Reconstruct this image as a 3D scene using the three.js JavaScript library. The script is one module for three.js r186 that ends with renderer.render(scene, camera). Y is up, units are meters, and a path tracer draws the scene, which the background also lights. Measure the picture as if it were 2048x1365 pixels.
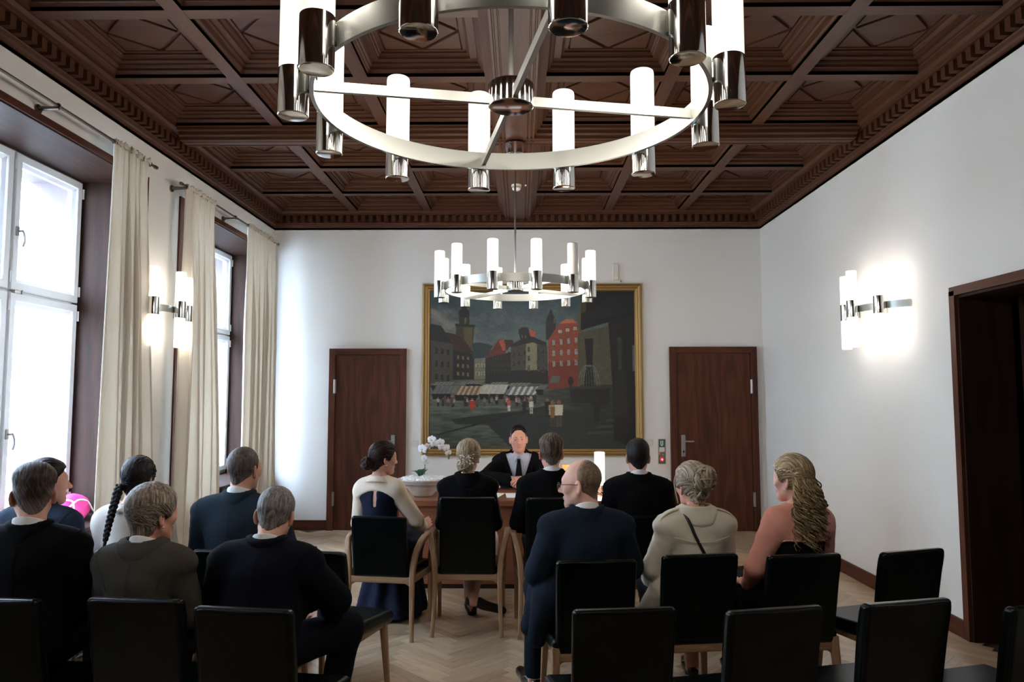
import * as THREE from 'three';
import { RoundedBoxGeometry } from 'three/addons/geometries/RoundedBoxGeometry.js';
import { mergeGeometries, mergeVertices, toCreasedNormals } from 'three/addons/utils/BufferGeometryUtils.js';

// ---------------------------------------------------------------- camera, sky, exposure
const scene = new THREE.Scene();
const renderer = new THREE.WebGLRenderer({ antialias: true });
renderer.toneMapping = THREE.LinearToneMapping;
renderer.toneMappingExposure = 2.35;
renderer.shadowMap.enabled = true;
renderer.shadowMap.type = THREE.PCFSoftShadowMap;
const camera = new THREE.PerspectiveCamera(50.41, 2048 / 1365, 0.05, 120);
camera.position.set(0, 1.62, 0);
camera.rotation.order = 'YXZ';
camera.rotation.set(THREE.MathUtils.degToRad(4.358), THREE.MathUtils.degToRad(0.6304), 0);
scene.add(camera);
scene.background = new THREE.Color().setRGB(10.0, 12.8, 17.0);      // bright overcast sky
const LAMP = new THREE.Color().setRGB(1.0, 0.91, 0.81);             // lamp colour
const LAMP_POWER = 0.18, LAMP_GLOW = 0.42, SCONCE_POWER = 0.055;

// ---------------------------------------------------------------- helpers
const V3 = (x, y, z) => new THREE.Vector3(x, y, z);
function rng(seed) { let s = seed >>> 0; return () => { s = (s + 0x6D2B79F5) >>> 0; let t = Math.imul(s ^ (s >>> 15), 1 | s); t = (t + Math.imul(t ^ (t >>> 7), 61 | t)) ^ t; return ((t ^ (t >>> 14)) >>> 0) / 4294967296; }; }
const R0 = rng(11);
const clamp = (x, a, b) => Math.min(b, Math.max(a, x)), mix = (a, b, t) => a + (b - a) * t;
const smooth = (a, b, x) => { const t = clamp((x - a) / (b - a), 0, 1); return t * t * (3 - 2 * t); };
function hash3(x, y, z) { let h = Math.imul(x | 0, 374761393) ^ Math.imul(y | 0, 668265263) ^ Math.imul(z | 0, 2147483647 - 1274126177); h = Math.imul(h ^ (h >>> 13), 1274126177); return ((h ^ (h >>> 16)) >>> 0) / 4294967296; }
function noise(x, y, z) {
  const xi = Math.floor(x), yi = Math.floor(y), zi = Math.floor(z), fx = x - xi, fy = y - yi, fz = z - zi;
  const u = fx * fx * (3 - 2 * fx), v = fy * fy * (3 - 2 * fy), w = fz * fz * (3 - 2 * fz);
  const l = (a, b, t) => a + (b - a) * t, h = hash3;
  return l(l(l(h(xi, yi, zi), h(xi + 1, yi, zi), u), l(h(xi, yi + 1, zi), h(xi + 1, yi + 1, zi), u), v), l(l(h(xi, yi, zi + 1), h(xi + 1, yi, zi + 1), u), l(h(xi, yi + 1, zi + 1), h(xi + 1, yi + 1, zi + 1), u), v), w);
}
const fbm = (x, y, z, o = 4) => { let s = 0, a = 0.5, f = 1; for (let i = 0; i < o; i++) { s += a * noise(x * f, y * f, z * f); f *= 2.03; a *= 0.5; } return s; };

const used = {};
function numbered(name) { const n = used[name] = (used[name] ?? -1) + 1; return n ? name + '_' + String(n).padStart(3, '0') : name; }
function mesh(name, geometry, material, parent) {
  const m = new THREE.Mesh(geometry, material);
  m.name = parent ? name : numbered(name);
  m.castShadow = m.receiveShadow = true;
  (parent || scene).add(m);
  return m;
}
function tag(o, label, category, group) { o.userData.label = label; o.userData.category = category; if (group) o.userData.group = group; return o; }
function thing(name, label, category, pos = [0, 0, 0], turn = 0, group) {
  const g = new THREE.Group(); g.name = numbered(name); g.position.set(...pos); g.rotation.y = turn; scene.add(g);
  return tag(g, label, category, group);
}
function struct(o, label, category = 'structure') { o.userData.kind = 'structure'; if (label) { o.userData.label = label; o.userData.category = category; } return o; }
const at = (g, x, y, z) => g.translate(x, y, z);
// uv in metres by the face's main direction, u along the grain axis
function boxUV(g, grain = 'y', ou = R0() * 7, ov = R0() * 7) {
  const p = g.attributes.position, n = g.attributes.normal, uv = new Float32Array(p.count * 2), ax = { x: 0, y: 1, z: 2 }[grain];
  for (let i = 0; i < p.count; i++) {
    const c = [p.getX(i), p.getY(i), p.getZ(i)], m = [Math.abs(n.getX(i)), Math.abs(n.getY(i)), Math.abs(n.getZ(i))];
    const k = m[0] >= m[1] && m[0] >= m[2] ? 0 : m[1] >= m[2] ? 1 : 2, t = [0, 1, 2].filter((a) => a !== k);
    const a = t.includes(ax) ? ax : t[0], b = t.find((q) => q !== a);
    uv[i * 2] = c[a] + ou; uv[i * 2 + 1] = c[b] + ov;
  }
  g.setAttribute('uv', new THREE.BufferAttribute(uv, 2));
  return g;
}
const box = (w, h, d, grain) => boxUV(new THREE.BoxGeometry(w, h, d), grain || (w >= h && w >= d ? 'x' : h >= d ? 'y' : 'z'));
const rbox = (w, h, d, r = 0.006, s = 2) => new RoundedBoxGeometry(w, h, d, s, Math.min(r, w / 2.01, h / 2.01, d / 2.01));
const cyl = (r1, r2, h, n = 24, open = false) => new THREE.CylinderGeometry(r1, r2, h, n, 1, open);
function merge(list) { return mergeGeometries(list.map((g) => { const q = g.index ? g.toNonIndexed() : g; for (const k of Object.keys(q.attributes)) if (!['position', 'normal', 'uv'].includes(k)) q.deleteAttribute(k); if (!q.attributes.uv) q.setAttribute('uv', new THREE.BufferAttribute(new Float32Array(q.attributes.position.count * 2), 2)); return q; })); }
function lathe(pts, n = 40) { return new THREE.LatheGeometry(pts.map(([r, y]) => new THREE.Vector2(r, y)), n); }
// a mitred moulding round a rectangle lying in xz; profile: [inset, y] pairs
function frameSweep(x0, x1, z0, z1, profile, flat = true) {
  const pos = [], uv = []; let v = R0() * 5; const u0 = R0() * 5;
  for (let k = 0; k + 1 < profile.length; k++) {
    const [a, ya] = profile[k], [b, yb] = profile[k + 1], dv = Math.hypot(b - a, yb - ya);
    const c = (i, y) => [[x0 + i, y, z0 + i], [x1 - i, y, z0 + i], [x1 - i, y, z1 - i], [x0 + i, y, z1 - i]];
    const A = c(a, ya), B = c(b, yb);
    for (let s = 0; s < 4; s++) {
      const t = (s + 1) % 4, ax = s % 2 ? 2 : 0, q = [A[s], A[t], B[t], A[s], B[t], B[s]], w = [v, v, v + dv, v, v + dv, v + dv];
      q.forEach((p, i) => { pos.push(...p); uv.push(p[ax] + u0 + s * 1.7, w[i]); });
    }
    v += dv;
  }
  const g = new THREE.BufferGeometry();
  g.setAttribute('position', new THREE.Float32BufferAttribute(pos, 3)); g.setAttribute('uv', new THREE.Float32BufferAttribute(uv, 2));
  g.computeVertexNormals();
  return g;
}
// sweep of a (super)elliptic section along a polyline; size(t) -> [half width, half depth]; side: reference direction for the width
function sweep(points, size, { sides = 10, power = 2, side = V3(1, 0, 0), samples = 24, caps = true, closed = false, curve = true } = {}) {
  const path = curve ? new THREE.CatmullRomCurve3(points.map((p) => p.isVector3 ? p : V3(...p)), closed, 'centripetal') : null;
  const P = [], T = [];
  const N = curve ? samples : points.length - 1;
  for (let i = 0; i <= N; i++) {
    if (curve) { P.push(path.getPoint(i / N)); T.push(path.getTangent(i / N)); }
    else { const q = points[i].isVector3 ? points[i] : V3(...points[i]); P.push(q); }
  }
  if (!curve) for (let i = 0; i <= N; i++) T.push(P[Math.min(i + 1, N)].clone().sub(P[Math.max(i - 1, 0)]).normalize());
  const pos = [], uv = [], idx = []; let len = 0; let prevW = null;
  for (let i = 0; i <= N; i++) {
    if (i) len += P[i].distanceTo(P[i - 1]);
    const [a, b] = size(i / N), t = T[i];
    let w = (prevW || side).clone(); w.addScaledVector(t, -w.dot(t)); if (w.lengthSq() < 1e-8) w.set(0, 0, 1).addScaledVector(t, -t.z); w.normalize(); prevW = w;
    const d = t.clone().cross(w);
    for (let j = 0; j <= sides; j++) {
      const th = j / sides * Math.PI * 2, c = Math.cos(th), s = Math.sin(th), e = 2 / power;
      const x = Math.sign(c) * Math.pow(Math.abs(c), e) * a, y = Math.sign(s) * Math.pow(Math.abs(s), e) * b;
      pos.push(P[i].x + w.x * x + d.x * y, P[i].y + w.y * x + d.y * y, P[i].z + w.z * x + d.z * y); uv.push(len, j / sides * 2 * (a + b));
    }
  }
  const S = sides + 1;
  for (let i = 0; i < N; i++) for (let j = 0; j < sides; j++) { const a = i * S + j; idx.push(a, a + S, a + 1, a + 1, a + S, a + S + 1); }
  if (caps && !closed) for (const i of [0, N]) {
    const base = pos.length / 3; pos.push(P[i].x, P[i].y, P[i].z); uv.push(0, 0);
    for (let j = 0; j <= sides; j++) { const o = (i * S + j) * 3; pos.push(pos[o], pos[o + 1], pos[o + 2]); uv.push(0, 0); }
    for (let j = 0; j < sides; j++) i ? idx.push(base, base + 1 + j, base + 2 + j) : idx.push(base, base + 2 + j, base + 1 + j);
  }
  const g = new THREE.BufferGeometry();
  g.setAttribute('position', new THREE.Float32BufferAttribute(pos, 3)); g.setAttribute('uv', new THREE.Float32BufferAttribute(uv, 2)); g.setIndex(idx);
  g.computeVertexNormals();
  // weld the seam normals
  const nn = g.attributes.normal;
  for (let i = 0; i <= N; i++) { const a = i * S, b = a + sides, v = V3(nn.getX(a) + nn.getX(b), nn.getY(a) + nn.getY(b), nn.getZ(a) + nn.getZ(b)).normalize(); nn.setXYZ(a, v.x, v.y, v.z); nn.setXYZ(b, v.x, v.y, v.z); }
  return g;
}
const tube = (points, r, o = {}) => sweep(points, () => [r, r], { sides: 8, ...o });

// ---------------------------------------------------------------- textures
function dataTex(w, h, f, color = true) {
  const d = new Uint8Array(w * h * 4);
  for (let y = 0; y < h; y++) for (let x = 0; x < w; x++) { const c = f(x / w, y / h, x, y), o = (y * w + x) * 4; d[o] = clamp(c[0], 0, 255); d[o + 1] = clamp(c[1], 0, 255); d[o + 2] = clamp(c[2], 0, 255); d[o + 3] = 255; }
  const t = new THREE.DataTexture(d, w, h); t.magFilter = THREE.LinearFilter; t.minFilter = THREE.LinearMipmapLinearFilter; t.generateMipmaps = true; t.wrapS = t.wrapT = THREE.RepeatWrapping;
  if (color) t.colorSpace = THREE.SRGBColorSpace; t.needsUpdate = true; return t;
}
const scaled = (t, su, sv) => { t.repeat.set(1 / su, 1 / sv); return t; };
// tileable noise on a torus-like wrap: blend of two shifted copies
const tile = (f) => (u, v) => { const a = f(u, v), b = f(u - 1, v), c = f(u, v - 1), d = f(u - 1, v - 1), su = smooth(0.8, 1, u), sv = smooth(0.8, 1, v); return mix(mix(a, b, su), mix(c, d, su), sv); };
function woodTex(dark, light, seed, { rings = 9, fine = 70, streak = 0.5, w = 512, h = 256, rw = 0.25 } = {}) {
  const ring = tile((u, v) => { const q = v * rings + 1.6 * fbm(u * 2.2 + seed, v * 3, seed, 3) * 2; return 0.5 + 0.5 * Math.sin(q * 6.283 + fbm(u * 3, v * 8, seed + 3, 3) * 5); });
  const fib = tile((u, v) => fbm(u * 10 + seed, v * fine, seed + 9, 3)), big = tile((u, v) => fbm(u * 2, v * 5, seed + 5, 3));
  return dataTex(w, h, (u, v) => { const t = clamp(rw * ring(u, v) + streak * (fib(u, v) - 0.15) + 0.45 * (big(u, v) - 0.2), 0, 1); return [0, 1, 2].map((i) => mix(dark[i], light[i], t)); });
}
const texCeil = scaled(woodTex([64, 39, 26], [124, 82, 57], 3, { streak: 0.25, rw: 0.1 }), 1.1, 0.35);
const texDoor = scaled(woodTex([56, 28, 17], [114, 64, 40], 7, { rings: 5, fine: 90, w: 1024, h: 512 }), 1.6, 0.6);
const texJamb = scaled(woodTex([34, 22, 16], [74, 47, 34], 15, { rings: 5, fine: 90, w: 512, h: 512 }), 1.6, 0.6);
const texDesk = scaled(woodTex([120, 70, 46], [172, 108, 74], 21, { rings: 4, fine: 60 }), 1.8, 0.6);
const texOak = scaled(woodTex([138, 108, 78], [186, 152, 116], 27, { rings: 6, fine: 60 }), 0.8, 0.2);
const texPlank = scaled(woodTex([190, 166, 136], [234, 214, 184], 33, { rings: 3, fine: 40 }), 0.9, 0.25);
const texPlaster = scaled(dataTex(256, 256, (() => { const f = tile((u, v) => fbm(u * 24, v * 24, 2, 4)), g = tile((u, v) => fbm(u * 90, v * 90, 4, 2)); return (u, v) => { const c = 255 * (0.6 * f(u, v) + 0.4 * g(u, v)); return [c, c, c]; }; })(), false), 0.5, 0.5);
const texWeave = scaled(dataTex(128, 128, (u, v, x, y) => { const c = 120 + 90 * (((x >> 1) + (y >> 1)) & 1) * noise(x * 0.6, y * 0.6, 3) + 50 * noise(x * 0.2, y * 0.2, 1); return [c, c, c]; }, false), 0.06, 0.06);
const texLeather = scaled(dataTex(256, 256, (() => { const f = tile((u, v) => fbm(u * 40, v * 40, 6, 3)); return (u, v) => { const c = 255 * f(u, v); return [c, c, c]; }; })(), false), 0.12, 0.12);
const texBrush = scaled(dataTex(256, 64, (u, v, x, y) => { const c = 130 + 110 * (noise(x * 0.02, y * 1.7, 1) - 0.5); return [c, c, c]; }, false), 0.2, 0.03);

const texHair = dataTex(512, 128, (u, v, x, y) => { const c = 255 * clamp(0.34 + 0.62 * noise(x * 0.55, y * 0.05, 3) * 0.7 + 0.62 * noise(x * 0.16, y * 0.03, 8) * 0.6, 0, 1); return [c, c, c]; });
texHair.repeat.set(4, 4);
// ---------------------------------------------------------------- materials
const std = (o) => new THREE.MeshStandardMaterial(o), phy = (o) => new THREE.MeshPhysicalMaterial(o);
const rgb = (r, g, b) => new THREE.Color(r / 255, g / 255, b / 255).convertSRGBToLinear();
const M = {
  wall: std({ color: rgb(226, 225, 220), roughness: 0.92, bumpMap: texPlaster, bumpScale: 0.0012 }),
  ceil: phy({ map: texCeil, roughness: 0.42, bumpMap: texCeil, bumpScale: 0.0006, specularIntensity: 0.4 }),
  door: phy({ map: texDoor, roughness: 0.55, specularIntensity: 0.5, bumpMap: texDoor, bumpScale: 0.0004 }),
  jamb: phy({ map: texJamb, roughness: 0.6, bumpMap: texJamb, bumpScale: 0.0006, specularIntensity: 0.35 }),
  desk: phy({ map: texDesk, roughness: 0.35, clearcoat: 0.3, clearcoatRoughness: 0.25 }),
  oak: phy({ map: texOak, roughness: 0.5, bumpMap: texOak, bumpScale: 0.0003 }),
  plank: phy({ map: texPlank, vertexColors: true, roughness: 0.34, bumpMap: texPlank, bumpScale: 0.0002, clearcoat: 0.45, clearcoatRoughness: 0.24 }),
  white: std({ color: rgb(226, 228, 230), roughness: 0.35 }),
  glass: phy({ color: 0xffffff, transmission: 1, thickness: 0, roughness: 0.0, ior: 1.45 }),
  chrome: std({ color: rgb(225, 225, 222), metalness: 1, roughness: 0.07 }),
  satin: std({ color: rgb(168, 170, 165), metalness: 1, roughness: 0.36, bumpMap: texBrush, bumpScale: 0.0001 }),
  steel: std({ color: rgb(176, 176, 172), metalness: 1, roughness: 0.28 }),
  rod: std({ color: rgb(112, 108, 98), metalness: 1, roughness: 0.38 }),
  opal: std({ color: rgb(244, 244, 242), roughness: 0.25, emissive: LAMP, emissiveIntensity: LAMP_GLOW }),
  opalOff: std({ color: rgb(238, 238, 234), roughness: 0.25 }),
  curtain: phy({ color: rgb(234, 228, 216), roughness: 1, transmission: 0.3, thickness: 0, bumpMap: texWeave, bumpScale: 0.0005, sheen: 0.3, sheenColor: rgb(220, 210, 190) }),
  leather: phy({ color: rgb(2, 11, 10), roughness: 0.3, bumpMap: texLeather, bumpScale: 0.0003, specularIntensity: 0.4 }),
  stone: std({ color: rgb(122, 113, 114), roughness: 0.95, bumpMap: texPlaster, bumpScale: 0.003 }),
  black: std({ color: rgb(14, 14, 15), roughness: 0.5 }),
  paper: std({ color: rgb(236, 236, 232), roughness: 0.8 }),
};

// ---------------------------------------------------------------- room
const XL = -3.08, XR = 2.99, ZB = -8.94, ZF = 0.65, HT = 3.725, CX = -0.03;
const WINDOWS = [[-8.88, -6.45], [-5.80, -3.37], [-2.72, -0.29]], SILL = 0.70, SOFF = 3.385, OPEN = { z0: -4.96, z1: -3.05, top: 2.31 };
// a wall panel with rectangular holes: the outline lies in (a, y), the thickness runs along +n
function panel(a0, a1, y0, y1, holes, t) {
  const s = new THREE.Shape([new THREE.Vector2(a0, y0), new THREE.Vector2(a1, y0), new THREE.Vector2(a1, y1), new THREE.Vector2(a0, y1)]);
  for (const [b0, b1, c0, c1] of holes) s.holes.push(new THREE.Path([new THREE.Vector2(b0, c0), new THREE.Vector2(b0, c1), new THREE.Vector2(b1, c1), new THREE.Vector2(b1, c0)]));
  return new THREE.ExtrudeGeometry(s, { depth: t, bevelEnabled: false });
}
{
  // left wall: (z, y) outline turned so that its thickness runs to -x
  const g = panel(ZB - 0.3, ZF + 0.3, -0.1, 4.3, WINDOWS.map(([a, b]) => [a, b, SILL - 0.04, SOFF]), 0.5);
  g.applyMatrix4(new THREE.Matrix4().set(0, 0, -1, XL, 0, 1, 0, 0, 1, 0, 0, 0, 0, 0, 0, 1));
  const w = struct(mesh('wall_left', boxUV(g, 'y', 0, 0), M.wall), 'white plaster wall with tall window recesses', 'wall');
  const o = panel(ZB - 0.3, ZF + 0.3, -3, 5, WINDOWS.map(([a, b]) => [a + 0.02, b - 0.02, SILL + 0.02, SOFF - 0.02]), 0.42);
  o.applyMatrix4(new THREE.Matrix4().set(0, 0, -1, XL - 0.5, 0, 1, 0, 0, 1, 0, 0, 0, 0, 0, 0, 1));
  mesh('outer_masonry', boxUV(o, 'y', 0, 0), M.stone, w);
}
{
  const g = panel(-ZF - 0.3, -ZB + 0.3, -0.1, 4.3, [[-OPEN.z1, -OPEN.z0, -0.05, OPEN.top]], 0.35);
  g.applyMatrix4(new THREE.Matrix4().set(0, 0, 1, XR, 0, 1, 0, 0, -1, 0, 0, 0, 0, 0, 0, 1));
  struct(mesh('wall_right', boxUV(g, 'y', 0, 0), M.wall), 'white plaster wall with the dark doorway', 'wall');
}
struct(mesh('wall_back', at(box(XR - XL + 0.7, 4.4, 0.3), (XL + XR) / 2, 2.1, ZB - 0.15), M.wall), 'white plaster end wall behind the painting', 'wall');
struct(mesh('wall_front', at(box(XR - XL + 0.7, 4.4, 0.3, 'y'), (XL + XR) / 2, 2.1, ZF + 0.15), M.jamb), 'dark wood panelled wall behind the photographer', 'wall');
// dark vestibule beyond the doorway on the right
{
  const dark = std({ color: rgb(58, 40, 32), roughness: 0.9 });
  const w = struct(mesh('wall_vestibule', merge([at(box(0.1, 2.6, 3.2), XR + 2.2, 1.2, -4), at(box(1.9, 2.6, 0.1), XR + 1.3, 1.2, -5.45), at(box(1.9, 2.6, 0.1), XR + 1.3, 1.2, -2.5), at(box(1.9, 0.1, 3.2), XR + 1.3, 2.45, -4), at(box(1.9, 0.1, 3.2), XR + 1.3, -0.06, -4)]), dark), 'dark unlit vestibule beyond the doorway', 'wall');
}
// floor base under the parquet
const floor = struct(mesh('floor', at(box(XR - XL + 1.0, 0.1, ZF - ZB + 0.6), (XL + XR) / 2, -0.064, (ZB + ZF) / 2), std({ color: rgb(70, 52, 36), roughness: 0.9 })), 'oak parquet laid in a herringbone pattern', 'floor');
{
  const W = 0.07, n = 7, L = W * n, c = Math.SQRT1_2, list = [];
  for (let i = -140; i < 140; i++) for (let j = -14; j < 14; j++) for (const k of [0, 1]) {
    const u = (i + j * n + (k ? n + 0.5 : n / 2)) * W, v = (i - j * n + (k ? 1 - n / 2 : 0.5)) * W;
    const x = (u - v) * c - 0.06, z = -(u + v) * c - 4.2;
    if (x < XL - 0.15 || x > XR + 0.15 || z < ZB - 0.15 || z > ZF + 0.15) continue;
    // planks at the edges are cut by the walls; keep those whose middle lies on the floor
    if (x < XL + 0.0 || x > XR || z < ZB + 0.0 || z > ZF) continue;
    const clear = (x > -1.35 && x < 0.35 && z < -4.05 && z > -6.4) || (x > 1.3 && z < -4.05 && z > -6.6) || (x > -2.6 && x < -1.2 && z < -6.4 && z > -8.4);
    list.push({ x, z, k, s: -z + (z > -4.05 ? 40 : 0) + (clear ? 0 : 6) });
  }
  list.sort((a, b) => a.s - b.s);
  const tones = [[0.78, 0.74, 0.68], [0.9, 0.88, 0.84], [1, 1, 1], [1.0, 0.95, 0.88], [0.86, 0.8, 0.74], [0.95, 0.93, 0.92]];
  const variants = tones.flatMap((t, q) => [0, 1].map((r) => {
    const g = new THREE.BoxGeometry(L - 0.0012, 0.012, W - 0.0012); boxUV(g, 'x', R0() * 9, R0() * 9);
    const cc = new Float32Array(g.attributes.position.count * 3); for (let i = 0; i < cc.length; i++) cc[i] = t[i % 3] * (r ? 0.86 : 1.06); g.setAttribute('color', new THREE.BufferAttribute(cc, 3)); return g;  // the two plank directions differ in tone: directional sheen painted into the colour
  }));
  const rest = [], rr = rng(5);
  list.forEach((p, i) => {
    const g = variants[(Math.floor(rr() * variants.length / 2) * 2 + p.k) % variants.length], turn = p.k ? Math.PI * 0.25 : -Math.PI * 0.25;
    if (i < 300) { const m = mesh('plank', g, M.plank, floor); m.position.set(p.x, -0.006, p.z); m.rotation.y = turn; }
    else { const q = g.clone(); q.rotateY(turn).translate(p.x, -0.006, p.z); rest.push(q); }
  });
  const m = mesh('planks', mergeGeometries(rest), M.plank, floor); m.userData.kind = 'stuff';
}
// ---------------------------------------------------------------- coffered ceiling
const ceiling = struct(mesh('ceiling', at(box(XR - XL + 0.9, 0.25, ZF - ZB + 0.6, 'z'), (XL + XR) / 2, 4.17, (ZB + ZF) / 2), M.ceil), 'dark stained wooden coffered ceiling with diamond panels', 'ceiling');
{
  const BY = 3.90, cols = [[0.22, 1.06], [1.16, 1.97], [2.07, 2.875]], xs = [];
  for (const [a, b] of cols) { xs.push([CX + a, CX + b]); xs.push([CX - b, CX - a]); }
  const rows = [[-8.78, -8.11], [-8.01, -7.20], [-7.10, -6.24], [-5.94, -5.12], [-5.02, -4.21], [-4.11, -3.30], [-3.20, -2.38], [-2.08, -1.22], [-1.12, -0.31], [-0.21, 0.49]];
  const prof = [[0, 3.90], [0, 3.926], [0.008, 3.928], [0.018, 3.94], [0.027, 3.943], [0.027, 3.96], [0.04, 3.964], [0.048, 3.976], [0.048, 3.984], [0.096, 3.984], [0.096, 3.998], [0.104, 4.0], [0.112, 4.012], [0.12, 4.014], [0.12, 4.026], [0.146, 4.026], [0.146, 4.05]];
  const plate = (pts) => { const s = new THREE.Shape(pts.map((p) => new THREE.Vector2(...p))); const g = new THREE.ExtrudeGeometry(s, { depth: 0.022, bevelEnabled: true, bevelSize: 0.003, bevelThickness: 0.003, bevelSegments: 1 }); g.rotateX(Math.PI / 2); return g; };
  for (const [z0, z1] of rows) for (const [x0, x1] of xs) {
    mesh('coffer_moulding', frameSweep(x0, x1, z0, z1, prof), M.ceil, ceiling);
    const i = 0.158, cx = (x0 + x1) / 2, cz = (z0 + z1) / 2, a = (x1 - x0) / 2 - i, b = (z1 - z0) / 2 - i, q = 0.011;
    const put = (name, pts) => { const g = plate(pts); boxUV(g, 'x'); const m = mesh(name, g, M.ceil, ceiling); m.position.set(cx, 4.052, cz); };
    const k = q * 1.6;
    put('diamond_panel', [[-a + k, 0], [0, -b + k], [a - k, 0], [0, b - k]]);
    for (const sx of [-1, 1]) for (const sz of [-1, 1]) put('corner_panel', [[sx * a, sz * b], [sx * (k * 1.6), sz * b], [sx * a, sz * (k * 1.6)]]);
  }
  const zr = [[-8.11, -8.01], [-7.20, -7.10], [-5.12, -5.02], [-4.21, -4.11], [-3.30, -3.20], [-1.22, -1.12], [-0.31, -0.21]];
  for (const [a, b] of zr) for (const s of [-1, 1]) { const x0 = 0.22, x1 = 2.9; mesh('beam', at(box(x1 - x0, 0.16, b - a, 'x'), CX + s * (x0 + x1) / 2, BY + 0.08, (a + b) / 2), M.ceil, ceiling); }
  for (const [z0, z1] of [[-8.8, -6.2], [-5.98, -2.34], [-2.1, 0.5]]) for (const x of [-2.02, -1.11, 1.11, 2.02]) mesh('beam', at(box(0.1, 0.163, z1 - z0, 'z'), CX + x, BY + 0.08, (z0 + z1) / 2), M.ceil, ceiling);
  const half = (hw) => [[hw, 3.90], [hw - 0.018, 3.895], [hw - 0.018, 3.875], [hw - 0.045, 3.866], [hw - 0.045, 3.838], [hw - 0.068, 3.826], [hw - 0.068, 3.80], [hw - 0.083, 3.80], [hw - 0.086, 3.814], [hw - 0.096, 3.814], [hw - 0.1, 3.803], [hw - 0.118, 3.803], [hw - 0.121, 3.812], [hw - 0.128, 3.812], [hw - 0.131, 3.80]];
  const girder = (hw, len) => { const h = half(hw), pts = [[-hw, 4.06], ...h.map(([x, y]) => [-x, y]), ...h.reverse(), [hw, 4.06]]; const g = new THREE.ExtrudeGeometry(new THREE.Shape(pts.map((p) => new THREE.Vector2(...p))), { depth: len, bevelEnabled: false }); return g; };
  for (const [a, b] of [[-8.8, -6.05], [-6.1, -2.2], [-2.25, 0.5]]) { const g = girder(0.22, b - a); boxUV(g, 'z'); const m = mesh('main_beam', g, M.ceil, ceiling); m.position.set(CX, 0, a); }
  for (const z of [-6.09, -2.23]) { const g = girder(0.15, 5.75); boxUV(g, 'z'); const m = mesh('main_beam', g, M.ceil, ceiling); m.rotation.y = Math.PI / 2; m.position.set(CX - 2.875, 0.001, z); }
  // cornice with its row of dentils
  const cor = [[0, 3.70], [0.0, HT], [0.014, HT], [0.018, 3.742], [0.034, 3.75], [0.04, 3.775], [0.044, 3.782], [0.022, 3.784], [0.022, 3.864], [0.112, 3.866], [0.112, 3.88], [0.135, 3.884], [0.16, 3.90], [0.165, 3.90], [0.165, 3.95]];
  mesh('cornice', frameSweep(XL, XR, ZB, ZF, cor), M.ceil, ceiling);
  const dg = box(0.05, 0.076, 0.078, 'y');
  for (let x = XL + 0.1; x < XR - 0.06; x += 0.094) { const m = mesh('dentil', dg, M.ceil, ceiling); m.position.set(x, 3.825, ZB + 0.061); }
  for (let z = ZB + 0.16; z > -99 && z < -3.4; z += 0.094) for (const s of [0, 1]) { const m = mesh('dentil', dg, M.ceil, ceiling); m.rotation.y = Math.PI / 2; m.position.set(s ? XR - 0.061 : XL + 0.061, 3.825, z); }
}
// ---------------------------------------------------------------- skirting
{
  const t = M.door;
  struct(mesh('baseboard_right', at(box(0.022, 0.115, OPEN.z0 - 0.06 - ZB, 'z'), XR - 0.011, 0.0575, (OPEN.z0 - 0.06 + ZB) / 2), t), 'brown wooden skirting along the right wall', 'baseboard');
  struct(mesh('baseboard_back', merge([at(box(-2.36 - XL, 0.115, 0.022, 'x'), (XL - 2.36) / 2, 0.0575, ZB + 0.011), at(box(1.80 + 1.36, 0.115, 0.022, 'x'), 0.22, 0.0575, ZB + 0.011)]), t), 'brown wooden skirting along the end wall', 'baseboard');
  struct(mesh('baseboard_left', at(box(0.022, 0.115, ZF - ZB, 'z'), XL + 0.011, 0.0575, (ZF + ZB) / 2), t), 'brown wooden skirting below the windows', 'baseboard');
}
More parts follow.
